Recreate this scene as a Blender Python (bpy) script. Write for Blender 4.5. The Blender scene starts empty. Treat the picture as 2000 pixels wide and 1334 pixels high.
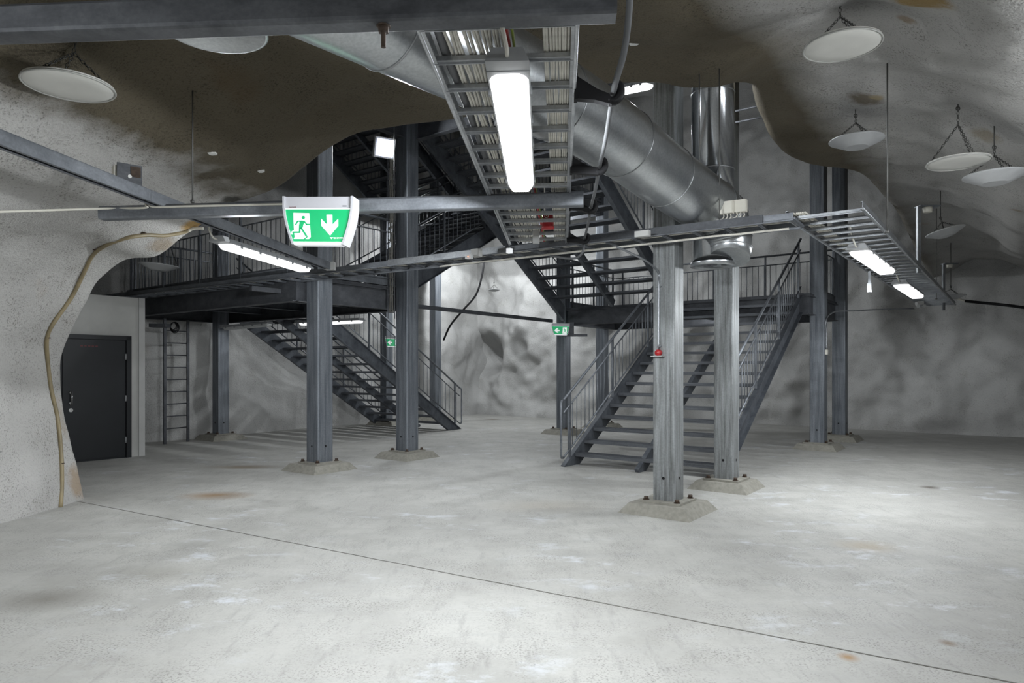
import bpy, math, random
from mathutils import Vector, Matrix, noise
from mathutils.bvhtree import BVHTree
random.seed(7)
V = Vector
sc = bpy.context.scene
COL = sc.collection

# ------------------------------------------------------------------ camera
F, HZ, EYE = 1333.0, 720.0, 1.5          # focal length in px, horizon row, eye height
cam_d = bpy.data.cameras.new('camera')
cam = bpy.data.objects.new('camera', cam_d)
COL.objects.link(cam)
cam.location = (0, 0, EYE)
cam.rotation_euler = (math.pi / 2, 0, 0)
cam_d.sensor_width = 36.0
cam_d.lens = F / 2000 * 36.0
cam_d.shift_y = (HZ - 667) / 2000
cam_d.clip_start = 0.05
sc.camera = cam
sc.cycles.diffuse_bounces = 2
sc.cycles.glossy_bounces = 3

# ------------------------------------------------------------------ world, exposure
w = bpy.data.worlds.new('world')
sc.world = w
w.use_nodes = True
w.node_tree.nodes['Background'].inputs[0].default_value = (0.5, 0.52, 0.55, 1)
w.node_tree.nodes['Background'].inputs[1].default_value = 0.0
sc.view_settings.view_transform = 'Standard'
sc.view_settings.look = 'None'
sc.view_settings.exposure = 0.12
sc.view_settings.gamma = 1.0
sc.view_settings.use_curve_mapping = False
LAMP_W = 285.0                            # radiant power of one luminaire tube
LAMP_COL = (0.93, 0.97, 1.0)
BATWING = 0.34                            # strength straight down relative to sideways

# ------------------------------------------------------------------ coordinates
def ST(s, t, z=0.0):                      # the steel grid: s to the left-back, t to the right-back
    return V((-.8 * s + .6 * t, .6 * s + .8 * t, z))
E1, E2, UP = V((-.8, .6, 0)), V((.6, .8, 0)), V((0, 0, 1))

def at(u, v, d):                          # a measured picture point at a measured distance
    return V(((u - 1000) / F * d, d, EYE + (HZ - v) / F * d))

# ------------------------------------------------------------------ materials
def nodes(name):
    m = bpy.data.materials.new(name)
    m.use_nodes = True
    nt = m.node_tree
    return m, nt, nt.nodes['Principled BSDF']

def N(nt, typ, **kw):
    n = nt.nodes.new(typ)
    for k, v in kw.items():
        if k in n.inputs:
            n.inputs[k].default_value = v
        else:
            setattr(n, k, v)
    return n

def coords(nt, scale=(1, 1, 1), rot=(0, 0, 0)):
    tc = N(nt, 'ShaderNodeTexCoord')
    mp = N(nt, 'ShaderNodeMapping')
    mp.inputs['Scale'].default_value = scale
    mp.inputs['Rotation'].default_value = rot
    nt.links.new(tc.outputs['Object'], mp.inputs['Vector'])
    return mp.outputs['Vector']

def noise_tex(nt, vec, scale, detail=4, rough=.55):
    n = N(nt, 'ShaderNodeTexNoise', Scale=scale, Detail=detail, Roughness=rough)
    nt.links.new(vec, n.inputs['Vector'])
    return n.outputs['Fac']

def ramp(nt, fac, stops):
    r = N(nt, 'ShaderNodeValToRGB')
    el = r.color_ramp.elements
    while len(el) < len(stops):
        el.new(.5)
    for e, (p, c) in zip(el, stops):
        e.position = p
        e.color = (*c, 1) if len(c) == 3 else c
    nt.links.new(fac, r.inputs['Fac'])
    return r.outputs['Color']

def mix(nt, fac, a, b, mode='MIX'):
    n = N(nt, 'ShaderNodeMix', data_type='RGBA', blend_type=mode)
    for sock, val in ((n.inputs[0], fac), (n.inputs[6], a), (n.inputs[7], b)):
        if isinstance(val, (int, float)):
            sock.default_value = val
        elif isinstance(val, tuple):
            sock.default_value = (*val, 1)
        else:
            nt.links.new(val, sock)
    return n.outputs[2]

def bump(nt, bsdf, fac, strength, dist):
    b = N(nt, 'ShaderNodeBump', Strength=strength, Distance=dist)
    nt.links.new(fac, b.inputs['Height'])
    nt.links.new(b.outputs['Normal'], bsdf.inputs['Normal'])

def plain(name, col, rough=.5, metal=0.0, var=.12, scale=6, emit=0):
    m, nt, b = nodes(name)
    v = coords(nt)
    f = noise_tex(nt, v, scale, 5)
    c = ramp(nt, f, [(.3, tuple(x * (1 - var) for x in col)), (.7, tuple(min(1, x * (1 + var)) for x in col))])
    nt.links.new(c, b.inputs['Base Color'])
    b.inputs['Roughness'].default_value = rough
    b.inputs['Metallic'].default_value = metal
    if emit:
        nt.links.new(c, b.inputs['Emission Color'])
        b.inputs['Emission Strength'].default_value = emit
    return m

def galvanised(name, dark, light, rough=.5, metal=.6, streak=(14, 14, 1.2), rot=(0, 0, 0), bumpy=.0):
    m, nt, b = nodes(name)
    v = coords(nt, streak, rot)
    v2 = coords(nt)
    f1 = noise_tex(nt, v, 1.0, 6, .65)
    f2 = noise_tex(nt, v2, 55, 3, .6)
    c1 = ramp(nt, f1, [(.33, dark), (.62, light)])
    c2 = ramp(nt, f2, [(.35, (.90, .90, .91)), (.65, (1.08, 1.08, 1.08))])
    nt.links.new(mix(nt, 1.0, c1, c2, 'MULTIPLY'), b.inputs['Base Color'])
    b.inputs['Roughness'].default_value = rough
    b.inputs['Metallic'].default_value = metal
    return m

def rock(name, base, dirt, speck=.5, brown=.0, shade_dirt=None):
    m, nt, b = nodes(name)
    v = coords(nt)
    big = noise_tex(nt, v, .75, 5, .6)
    med = noise_tex(nt, v, 3.2, 6, .6)
    fine = noise_tex(nt, v, 55, 2, .7)
    gran = noise_tex(nt, v, 21, 4, .7)
    c = ramp(nt, big, [(.30, tuple(x * .80 for x in base)), (.66, base)])
    c = mix(nt, ramp(nt, med, [(.56, (0, 0, 0)), (.80, (.5, .5, .5))]), c, dirt)
    spk = ramp(nt, fine, [(.54, (0, 0, 0)), (.64, (1, 1, 1))])
    spm = ramp(nt, med, [(.35, (.1, .1, .1)), (.7, (1, 1, 1))])
    spk = mix(nt, 1.0, spk, spm, 'MULTIPLY')
    spk = mix(nt, 1.0, spk, (speck, speck, speck), 'MULTIPLY')
    c = mix(nt, spk, c, (.07, .065, .055))
    rust = noise_tex(nt, v, 1.15, 3, .5)
    c = mix(nt, ramp(nt, rust, [(.69, (0, 0, 0)), (.82, (brown, brown, brown))]), c, (.33, .23, .12))
    if shade_dirt:                               # darkens the vault crown: shade above the lamps painted in with brown dirt
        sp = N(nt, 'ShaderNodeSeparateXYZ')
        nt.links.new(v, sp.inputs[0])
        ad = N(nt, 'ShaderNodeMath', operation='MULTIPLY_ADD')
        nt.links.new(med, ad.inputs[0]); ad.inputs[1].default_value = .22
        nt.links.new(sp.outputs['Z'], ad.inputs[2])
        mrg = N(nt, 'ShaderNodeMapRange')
        mrg.inputs['From Min'].default_value = shade_dirt[0] + .11; mrg.inputs['From Max'].default_value = shade_dirt[1] + .11
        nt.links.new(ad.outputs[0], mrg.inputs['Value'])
        dp = N(nt, 'ShaderNodeVectorMath', operation='DOT_PRODUCT')   # painted shade ends at the better lit right-hand tunnel
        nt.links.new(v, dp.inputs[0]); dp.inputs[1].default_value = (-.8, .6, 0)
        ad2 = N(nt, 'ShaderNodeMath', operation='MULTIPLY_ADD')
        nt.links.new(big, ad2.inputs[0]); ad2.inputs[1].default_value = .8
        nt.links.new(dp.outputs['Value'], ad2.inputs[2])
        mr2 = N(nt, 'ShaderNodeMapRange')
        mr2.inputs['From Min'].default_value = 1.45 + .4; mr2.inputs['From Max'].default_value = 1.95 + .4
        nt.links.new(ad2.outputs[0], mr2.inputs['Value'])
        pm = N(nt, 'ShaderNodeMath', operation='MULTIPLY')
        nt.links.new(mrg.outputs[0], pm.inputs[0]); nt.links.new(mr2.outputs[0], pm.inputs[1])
        c = mix(nt, pm.outputs[0], c, mix(nt, 1.0, c, shade_dirt[2], 'MULTIPLY'))
    nt.links.new(c, b.inputs['Base Color'])
    b.inputs['Roughness'].default_value = .92
    add = N(nt, 'ShaderNodeMath', operation='MULTIPLY_ADD')
    nt.links.new(gran, add.inputs[0]); add.inputs[1].default_value = 1.0
    nt.links.new(fine, add.inputs[2])
    bump(nt, b, add.outputs[0], .55, .03)
    return m

def floor_material():
    m, nt, b = nodes('worn concrete')
    v = coords(nt)
    big = noise_tex(nt, v, .45, 5, .6)
    med = noise_tex(nt, v, 1.7, 8, .66)
    fine = noise_tex(nt, v, 34, 4, .7)
    c = ramp(nt, big, [(.32, (.36, .355, .335)), (.68, (.46, .455, .43))])
    c = mix(nt, ramp(nt, med, [(.35, (.7, .7, .7)), (.55, (0, 0, 0))]), c, (.31, .305, .285))
    c = mix(nt, ramp(nt, fine, [(.30, (.45, .45, .45)), (.5, (0, 0, 0))]), c, (.30, .295, .28))
    # swept, streaky cast across the floor
    vs = coords(nt, (.9, 7, 1), (0, 0, -.5))
    st = noise_tex(nt, vs, 1.3, 6, .65)
    c = mix(nt, ramp(nt, st, [(.5, (0, 0, 0)), (.72, (.35, .35, .35))]), c, (.33, .33, .325))
    # scuffs and pits
    pit = noise_tex(nt, v, 75, 2, .6)
    pm = ramp(nt, noise_tex(nt, v, 2.6, 5, .7), [(.42, (0, 0, 0)), (.62, (.8, .8, .8))])
    c = mix(nt, mix(nt, 1.0, ramp(nt, pit, [(.52, (0, 0, 0)), (.63, (1, 1, 1))]), pm, 'MULTIPLY'), c, (.17, .165, .155))
    scf = noise_tex(nt, coords(nt, (6, 1.2, 1), (0, 0, .9)), 2.2, 7, .7)
    c = mix(nt, ramp(nt, scf, [(.54, (0, 0, 0)), (.72, (.6, .6, .6))]), c, (.24, .235, .225))
    # white lime blooms
    lime = noise_tex(nt, coords(nt, (1, 1.6, 1), (0, 0, .5)), 2.1, 9, .74)
    where = ramp(nt, noise_tex(nt, v, .55, 2, .5), [(.45, (0, 0, 0)), (.60, (1, 1, 1))])
    lm = mix(nt, 1.0, ramp(nt, lime, [(.545, (0, 0, 0)), (.65, (.75, .75, .75))]), where, 'MULTIPLY')
    c = mix(nt, lm, c, (.57, .595, .635))
    # rust-brown stains in their own places
    geo = N(nt, 'ShaderNodeTexCoord')
    for (x, y, rx, ry, k, colr) in STAINS:
        mp = N(nt, 'ShaderNodeMapping')
        mp.inputs['Location'].default_value = (-x / rx, -y / ry, 0)
        mp.inputs['Scale'].default_value = (1 / rx, 1 / ry, 0)
        nt.links.new(geo.outputs['Object'], mp.inputs['Vector'])
        g = N(nt, 'ShaderNodeTexGradient', gradient_type='SPHERICAL')
        nt.links.new(mp.outputs['Vector'], g.inputs['Vector'])
        mm = N(nt, 'ShaderNodeMath', operation='MULTIPLY')
        nt.links.new(g.outputs['Fac'], mm.inputs[0]); nt.links.new(med, mm.inputs[1])
        c = mix(nt, ramp(nt, mm.outputs[0], [(.05, (0, 0, 0)), (.45, (k, k, k))]), c, colr)
    nt.links.new(c, b.inputs['Base Color'])
    b.inputs['Roughness'].default_value = .62
    b.inputs['Specular IOR Level'].default_value = .35
    bump(nt, b, fine, .12, .01)
    return m

def gpt(u, v):                            # a point on the floor seen at a picture position
    d = F * EYE / (v - HZ)
    return ((u - 1000) / F * d, d)

STAINS = []
for (u, v, rx, ry, k, colr) in [(420, 968, .55, .35, .85, (.26, .17, .09)), (470, 912, .8, .3, .8, (.20, .16, .11)),
                                (1816, 952, .16, .16, 1.0, (.05, .035, .02)), (1690, 1066, .35, .3, .5, (.33, .26, .16)),
                                (1657, 1284, .07, .08, 1.0, (.30, .19, .09)), (1852, 1256, .06, .07, .9, (.17, .12, .07)),
                                (1060, 988, .9, .5, .3, (.36, .31, .24)), (90, 1170, .5, .35, .75, (.17, .16, .14)),
                                (300, 1120, .5, .3, .45, (.24, .23, .2)), (960, 819, .35, .3, .9, (.13, .1, .07))]:
    STAINS.append((*gpt(u, v), rx, ry, k, colr))

M = {}
M['floor'] = floor_material()
M['joint'] = plain('floor joint filler', (.16, .155, .14), .9)
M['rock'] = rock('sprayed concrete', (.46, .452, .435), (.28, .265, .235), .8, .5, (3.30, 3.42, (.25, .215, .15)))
M['roofrock'] = rock('sprayed concrete overhead', (.50, .48, .44), (.25, .22, .17), .85, .45)
M['backrock'] = rock('sprayed concrete at the back', (.50, .498, .488), (.34, .33, .30), .5, .2)
M['plaster'] = plain('grey plaster', (.50, .50, .48), .85, 0, .07, 3)
M['dark_concrete'] = plain('bare concrete', (.24, .235, .22), .9, 0, .15, 3)
M['plinth'] = plain('cast plinth concrete', (.245, .236, .205), .9, 0, .16, 20)
M['column'] = galvanised('galvanised column steel', (.10, .112, .13), (.21, .228, .25), .5, .45, (18, 18, 1.0))
M['column_worn'] = galvanised('worn galvanised column steel', (.115, .12, .118), (.28, .295, .30), .55, .35, (30, 30, 1.6))
M['beam'] = galvanised('galvanised beam steel', (.12, .13, .148), (.22, .235, .255), .5, .5, (3, 3, 8))
M['beam_top'] = galvanised('darkened beam steel', (.05, .053, .06), (.11, .115, .125), .55, .4, (4, 4, 9))  # darker copy of the beam steel: top beam's unlit face put into colour
M['beam_dark'] = galvanised('dull beam steel', (.055, .058, .066), (.095, .10, .11), .6, .4, (4, 4, 6))
M['stair'] = galvanised('stair steel', (.075, .083, .096), (.14, .152, .17), .5, .5, (6, 6, 4))
M['tread'] = galvanised('tread grating', (.085, .09, .10), (.15, .16, .175), .5, .5, (2, 2, 40))
M['rail'] = galvanised('railing steel', (.12, .13, .145), (.2, .215, .235), .45, .5, (5, 5, 5))
M['zinc'] = galvanised('bright zinc', (.20, .21, .225), (.32, .335, .35), .38, .75, (5, 5, 5))
M['zinc_bright'] = galvanised('bright zinc rail', (.34, .355, .37), (.50, .515, .53), .34, .75, (5, 5, 5))
M['duct'] = galvanised('duct sheet', (.38, .40, .42), (.52, .54, .55), .30, .93, (2, 2, 2))
M['duct_shiny'] = galvanised('polished duct sheet', (.36, .375, .39), (.46, .475, .49), .15, .95, (2, 2, 1))
M['seam'] = plain('duct seam', (.34, .35, .36), .4, .9)
M['housing'] = plain('lamp housing', (.33, .34, .35), .5, .1)
M['clip'] = plain('grey clip', (.20, .21, .22), .5)
M['glow'] = plain('lit diffuser', (1.0, 1.0, 1.0), .4, 0, 0, 6, 1.5)
M['flood_glow'] = plain('lit flood glass', (.72, .78, 1.0), .4, 0, 0, 6, 1.3)
M['dead_glass'] = plain('unlit diffuser', (.45, .46, .46), .35)
M['white_cable'] = plain('pale cable sheath', (.62, .60, .54), .55, 0, .25, 9)
M['tan_cable'] = plain('dusty cable sheath', (.22, .21, .185), .6, 0, .2, 9)
M['grey_cable'] = plain('grey cable sheath', (.10, .104, .11), .55)
M['black'] = plain('black rubber', (.012, .012, .013), .5)
M['black'].node_tree.nodes['Principled BSDF'].inputs['Specular IOR Level'].default_value = .15
M['red_cable'] = plain('red cable sheath', (.42, .035, .03), .5)
M['green_cable'] = plain('green yellow cable sheath', (.28, .36, .06), .5)
M['red'] = plain('red plastic', (.33, .012, .015), .4)
M['red_dark'] = plain('dark red plastic', (.18, .01, .012), .4)
M['cream'] = plain('cream plastic', (.62, .60, .53), .5, 0, .06)
M['greyplastic'] = plain('light grey plastic', (.46, .46, .45), .45, 0, .05)
M['signgrey'] = plain('sign housing', (.52, .52, .55), .5, 0, .04)
M['signwhite'] = plain('lit white acrylic', (.92, .94, .96), .4, 0, .02, 6, .45)
M['signgreen'] = plain('lit green acrylic', (.0, .40, .135), .35, 0, .05, 6, .35)
M['door'] = plain('dark painted door', (.009, .011, .014), .42, 0, .1, 5)
M['door_red'] = plain('faded red lettering', (.16, .03, .035), .5)
M['chrome'] = plain('brushed metal', (.62, .62, .62), .25, .9)
M['hose'] = plain('brown hose', (.21, .17, .095), .5, 0, .3, 4)
M['dish'] = plain('pale drip dish plastic', (.60, .595, .56), .35, 0, .05)
M['dish_grey'] = plain('grey drip dish', (.50, .51, .52), .4, .15, .08)
M['dish_rim'] = plain('drip dish rim', (.36, .36, .34), .4)
M['chain'] = plain('dull chain', (.07, .07, .065), .5, .6)
M['rod'] = plain('dull threaded rod', (.15, .15, .145), .5, .6)
M['rust'] = plain('rusted steel', (.06, .04, .028), .75, .2, .4, 30)
M['lime'] = plain('white lime patch', (.72, .72, .70), .9)
M['orange'] = plain('orange signal light', (1.0, .25, .08), .4, 0, 0, 4, 2.0)

# ------------------------------------------------------------------ mesh helpers
WLOC = {}

class MB:
    def __init__(self):
        self.v, self.f, self.sm = [], [], []

    def add(self, vs, fs, smooth=False):
        o = len(self.v)
        self.v += [V(x) for x in vs]
        self.f += [tuple(i + o for i in f) for f in fs]
        self.sm += [smooth] * len(fs)
        return self

    def box(self, c, size, ax=(1, 0, 0), ay=(0, 1, 0), az=(0, 0, 1)):
        c, ax, ay, az = V(c), V(ax), V(ay), V(az)
        vs = [c + ax * (x * size[0] / 2) + ay * (y * size[1] / 2) + az * (z * size[2] / 2)
              for z in (-1, 1) for y in (-1, 1) for x in (-1, 1)]
        return self.add(vs, [(0, 2, 3, 1), (4, 5, 7, 6), (0, 1, 5, 4), (2, 6, 7, 3), (0, 4, 6, 2), (1, 3, 7, 5)])

    def bar(self, p0, p1, w, h, up=(0, 0, 1)):
        p0, p1 = V(p0), V(p1)
        d = (p1 - p0)
        L = d.length
        d.normalize()
        side = d.cross(V(up)).normalized()
        u2 = side.cross(d)
        return self.box((p0 + p1) / 2, (w, L, h), side, d, u2)

    def prism(self, poly, depth):
        poly = [V(p) for p in poly]
        n = len(poly)
        d = V(depth)
        vs = poly + [p + d for p in poly]
        fs = [tuple(range(n))[::-1], tuple(range(n, 2 * n))]
        fs += [(i, (i + 1) % n, (i + 1) % n + n, i + n) for i in range(n)]
        return self.add(vs, fs)

    def tube(self, pts, r, n=8, caps=True, rads=None):
        pts = [V(p) for p in pts]
        vs, fs = [], []
        prev = None
        for i, p in enumerate(pts):
            if i == 0: d = pts[1] - p
            elif i == len(pts) - 1: d = p - pts[i - 1]
            else: d = (pts[i + 1] - p).normalized() + (p - pts[i - 1]).normalized()
            d.normalize()
            if prev is None:
                a = d.cross(V((0, 0, 1)))
                if a.length < .1: a = d.cross(V((1, 0, 0)))
            else:
                a = prev - d * prev.dot(d)
            a.normalize(); prev = a
            b = d.cross(a)
            rr = rads[i] if rads else r
            for k in range(n):
                t = 2 * math.pi * k / n
                vs.append(p + a * (rr * math.cos(t)) + b * (rr * math.sin(t)))
        for i in range(len(pts) - 1):
            for k in range(n):
                k2 = (k + 1) % n
                fs.append((i * n + k, i * n + k2, (i + 1) * n + k2, (i + 1) * n + k))
        self.add(vs, fs, True)
        if caps:
            o = len(self.v) - len(vs)
            self.f += [tuple(o + k for k in range(n))[::-1], tuple(o + (len(pts) - 1) * n + k for k in range(n))]
            self.sm += [False, False]
        return self

    def lathe(self, prof, mat, n=32, smooth=True):
        vs, fs = [], []
        for (r, z) in prof:
            for k in range(n):
                t = 2 * math.pi * k / n
                vs.append(mat @ V((r * math.cos(t), r * math.sin(t), z)))
        for i in range(len(prof) - 1):
            for k in range(n):
                k2 = (k + 1) % n
                fs.append((i * n + k, i * n + k2, (i + 1) * n + k2, (i + 1) * n + k))
        return self.add(vs, fs, smooth)

    def ring(self, c, axis, R, r, n=28, m=6, sx=1, long=None):
        axis = V(axis).normalized()
        a = V(long).normalized() if long else axis.orthogonal().normalized()
        b = axis.cross(a).normalized()
        vs, fs = [], []
        for i in range(n):
            t = 2 * math.pi * i / n
            d = a * (math.cos(t) * sx) + b * math.sin(t)
            dn = d.normalized()
            for k in range(m):
                q = 2 * math.pi * k / m
                vs.append(V(c) + d * R + dn * (r * math.cos(q)) + axis * (r * math.sin(q)))
        for i in range(n):
            for k in range(m):
                i2, k2 = (i + 1) % n, (k + 1) % m
                fs.append((i * m + k, i2 * m + k, i2 * m + k2, i * m + k2))
        return self.add(vs, fs, True)

    def build(self, name, mat, parent=None):
        loc = V((0, 0, 0))
        if parent is None and not name.startswith(('wall_back', 'wall_left', 'wall_shaft', 'wall_front', 'wall_right', 'ceiling', 'floor')):
            xs = [p.x for p in self.v]; ys = [p.y for p in self.v]; zs = [p.z for p in self.v]
            loc = V(((min(xs) + max(xs)) / 2, (min(ys) + max(ys)) / 2, min(zs)))
        me = bpy.data.meshes.new(name)
        me.from_pydata([p - loc for p in self.v], [], self.f)
        me.polygons.foreach_set('use_smooth', self.sm)
        me.materials.append(M[mat] if isinstance(mat, str) else mat)
        me.update()
        o = bpy.data.objects.new(name, me)
        COL.objects.link(o)
        o.location = loc
        WLOC[o] = loc
        if parent is not None:
            o.parent = parent
            o.matrix_parent_inverse = Matrix.Translation(-WLOC[parent])
        return o

def tag(o, label, cat, group=None, kind=None):
    o['label'] = label
    o['category'] = cat
    if group: o['group'] = group
    if kind: o['kind'] = kind
    return o

def thing(name, loc, label, cat, group=None, kind='thing'):
    o = bpy.data.objects.new(name, None)
    COL.objects.link(o)
    o.empty_display_size = .1
    o.location = loc
    WLOC[o] = V(loc)
    return tag(o, label, cat, group, kind)

def struct(o):
    o['kind'] = 'structure'
    return o

def cr(pts, n):                            # Catmull-Rom through points
    pts = [V(p) for p in pts]
    P = [pts[0] * 2 - pts[1]] + pts + [pts[-1] * 2 - pts[-2]]
    out = []
    for i in range(1, len(P) - 2):
        for k in range(n):
            t = k / n
            a, b, c, d = P[i - 1], P[i], P[i + 1], P[i + 2]
            out.append(.5 * ((2 * b) + (c - a) * t + (2 * a - 5 * b + 4 * c - d) * t * t + (3 * b - a - 3 * c + d) * t ** 3))
    out.append(pts[-1])
    return out

def lerp_tab(x, tab):
    if x <= tab[0][0]: return tab[0][1]
    for (a, va), (b, vb) in zip(tab, tab[1:]):
        if x <= b:
            t = (x - a) / (b - a)
            t = t * t * (3 - 2 * t) * .5 + t * .5
            return va + (vb - va) * t
    return tab[-1][1]

def sstep(x):
    x = max(0, min(1, x))
    return x * x * (3 - 2 * x)

def bumps(p, amp):
    return amp * (.75 * noise.noise(p * .6 + V((3, 1, 7))) + .42 * noise.noise(p * 1.5) + .16 * noise.noise(p * 3.7) + .05 * noise.noise(p * 8.5))

# ------------------------------------------------------------------ the setting: floor
def floor():
    mb = MB()
    mb.box((0, 8, -.1), (44, 44, .2))
    struct(mb.build('floor', 'floor'))
    mb = MB()                              # the sawn joint line crossing the foreground
    a, b = V((*gpt(150, 979), .0015)), V((*gpt(2000, 1338), .0015))
    pts = [a.lerp(b, k / 40) + V((0, random.uniform(-.004, .004), 0)) for k in range(41)]
    pts = [a + (a - b) * .02] + pts + [b + (b - a) * .5]
    for p, q in zip(pts, pts[1:]):
        mb.bar(p, q, .009, .003)
    struct(mb.build('trim_1', 'joint'))
floor()

# ------------------------------------------------------------------ the setting: cave mouth (left wall and vault)
# one row per control: picture point of the rim, its distance, back direction of the curl, vault weight, far end
LIP = [  # u, v, Y, lift (x,z), w
    (157, 985, 7.80, (-1, 0), 0), (143, 915, 7.80, (-1, 0), 0), (120, 820, 7.80, (-1, 0), 0), (113, 735, 7.80, (-1, 0), 0),
    (116, 690, 7.80, (-1, 0), 0), (134, 650, 7.80, (-1, .1), 0), (165, 595, 7.80, (-1, .3), 0), (192, 550, 7.78, (-1, .4), .2),
    (240, 513, 7.75, (-.8, .7), .5), (300, 503, 7.75, (-.6, .9), .7), (345, 470, 7.70, (-.6, 1), .8), (400, 430, 7.65, (-.5, 1), 1),
    (445, 400, 7.55, (-.4, 1), 1), (490, 386, 7.45, (-.3, 1), 1), (540, 362, 7.35, (-.2, 1), 1), (595, 322, 7.2, (-.1, 1), 1),
    (640, 290, 7.1, (0, 1), 1), (700, 258, 7.0, (0, 1), 1), (770, 243, 6.9, (0, 1), 1), (870, 232, 6.85, (0, 1), 1),
    (1000, 205, 6.75, (0, 1), 1), (1130, 172, 6.65, (0, 1), 1), (1270, 163, 6.6, (0, 1), 1), (1345, 172, 6.6, (0, 1), 1), (1400, 170, 6.6, (0, 1), 1),
    (1440, 160, 6.7, (0, 1), 1), (1478, 162, 6.95, (0, 1), 1), (1492, 190, 7.25, (0, 1), 1), (1505, 225, 7.6, (0, 1), 1), (1535, 285, 8.5, (0, 1), 1), (1580, 318, 9.2, (0, 1), 1),
    (1640, 328, 9.6, (0, 1), 1), (1700, 342, 10.1, (0, 1), 1), (1745, 385, 11.2, (0, 1), 1), (1780, 440, 12.9, (0, 1), 1),
    (1806, 500, 14.6, (0, 1), 1), (1830, 555, 16.5, (0, 1), 1)]
G_TAB = [(-5.3, 1.6), (-5.0, 2.05), (-4.74, 2.45), (-4.33, 2.72), (-3.8, 3.0), (-3.2, 3.4), (-2.4, 3.85), (-1.4, 4.15), (0, 4.32), (2, 4.42), (9, 4.45)]
Q_TAB = [(-4.6, .0), (-4.3, 1.2), (-3.6, 2.3), (-2.4, 3.05), (-1.0, 3.42), (0, 3.66), (.5, 3.92), (1.0, 4.14), (2, 4.34), (4, 4.4), (12, 4.5)]
def vault(x, y):
    g, q = lerp_tab(x, G_TAB), lerp_tab(-.8 * x + .6 * y, Q_TAB)
    k = .18
    hh = max(k - abs(g - q), 0) / k
    return min(g, q) - hh * hh * k * .25

def cave():
    Ls, Ds, Os, Ws, wt = [], [], [], [], []
    n = len(LIP)
    for i, (u, v, Y, (lx, lz), wgt) in enumerate(LIP):
        p = at(u, v, Y)
        if i == 0: p.z = -.03
        Ls.append(p)
        if u < 1478:
            dx = p.x if u < 1200 else p.x + (p.x - 1.3) * 2.2
            if u < 200: dx = p.x + .25
            Ds.append(V((dx, -5.5, p.z)))
            Os.append(V((0, 1, 0)))
        else:
            k = (i - 26) / (n - 27)        # fan out to the right
            far = V((5.2 + 10.5 * sstep(k * 1.1), -5.5 + 15.6 * min(1, k * 1.12), p.z))
            if k > .9: far = ST(-4.8, 18.9 - (1 - k) * 8, 0)
            Ds.append(far)
            Os.append(E1.lerp(V((0, 1, 0)), max(0, 1 - k * 4)).normalized())
        Ws.append(V((lx, 0, lz)).normalized())
        wt.append(V((wgt, 0, 0)))
    K = 11
    Lc, Dc, Oc, Wc, wc = cr(Ls, K), cr(Ds, K), cr(Os, K), cr(Ws, K), cr(wt, K)
    NF, NB = 96, 26
    grid = []
    for L, D, O, W, ww in zip(Lc, Dc, Oc, Wc, wc):
        row = []
        ww = max(0, min(1, ww.x))
        W = W.normalized(); O = O.normalized()
        R = .16
        for j in range(NB):                # from far up inside the shaft down to the rim
            b = 1 - j / NB
            if b < .5:
                th = b * 2 * math.pi / 2
                p = L + O * (R * math.sin(th)) + W * (R * (1 - math.cos(th)))
            else:
                k = (b - .5) * 2
                p = L + O * (R + .12 * k) + W * (R + 4.6 * k * k + .4 * k)
                if W.x < -.5: p = p + V((0, 1.5 * k, 0))
            row.append(p + UP * 0)
        for j in range(NF + 1):
            r = (j / NF) ** 1.35
            p = L.lerp(D, r)
            zv = vault(p.x, p.y)
            f = sstep(r * 5)
            z2 = L.z + (zv - L.z) * f
            p.z = p.z * (1 - ww) + z2 * ww
            row.append(p)
        grid.append(row)
    nr, nc = len(grid[0]), len(grid)
    # displacement along finite-difference normals
    nrm = [[None] * nr for _ in range(nc)]
    for i in range(nc):
        for j in range(nr):
            a = grid[min(i + 1, nc - 1)][j] - grid[max(i - 1, 0)][j]
            b = grid[i][min(j + 1, nr - 1)] - grid[i][max(j - 1, 0)]
            nn = a.cross(b)
            nrm[i][j] = nn.normalized() if nn.length > 1e-9 else V((0, 0, 1))
    out = [[None] * nr for _ in range(nc)]
    for i in range(nc):
        for j in range(nr):
            p = grid[i][j]
            damp = .25 + .75 * sstep((j - NB) / 16) if j >= NB else .25
            q = p + nrm[i][j] * bumps(p, .19 * damp)
            if i == 0: q.z = min(q.z, -.02)
            out[i][j] = q
    split = 8 * K + 4
    objs = []
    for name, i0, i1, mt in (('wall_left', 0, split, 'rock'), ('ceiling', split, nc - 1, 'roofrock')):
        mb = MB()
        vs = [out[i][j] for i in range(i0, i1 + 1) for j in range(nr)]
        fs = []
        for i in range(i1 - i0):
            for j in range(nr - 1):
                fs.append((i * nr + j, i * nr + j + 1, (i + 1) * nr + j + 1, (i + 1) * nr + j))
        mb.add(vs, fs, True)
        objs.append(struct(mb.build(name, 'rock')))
    allv, allf = [], []
    for i in range(nc):
        allv += out[i]
    for i in range(nc - 1):
        for j in range(nr - 1):
            allf.append((i * nr + j, i * nr + j + 1, (i + 1) * nr + j + 1, (i + 1) * nr + j))
    return BVHTree.FromPolygons(allv, allf)
CAVE = cave()

def on_cave(u, v, off=.0):
    d = V(((u - 1000) / F, 1, (HZ - v) / F)).normalized()
    o = V((0, 0, EYE))
    hit = CAVE.ray_cast(o, d)
    if hit[0] is None: return at(u, v, 6.5)
    return hit[0] - d * off

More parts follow.
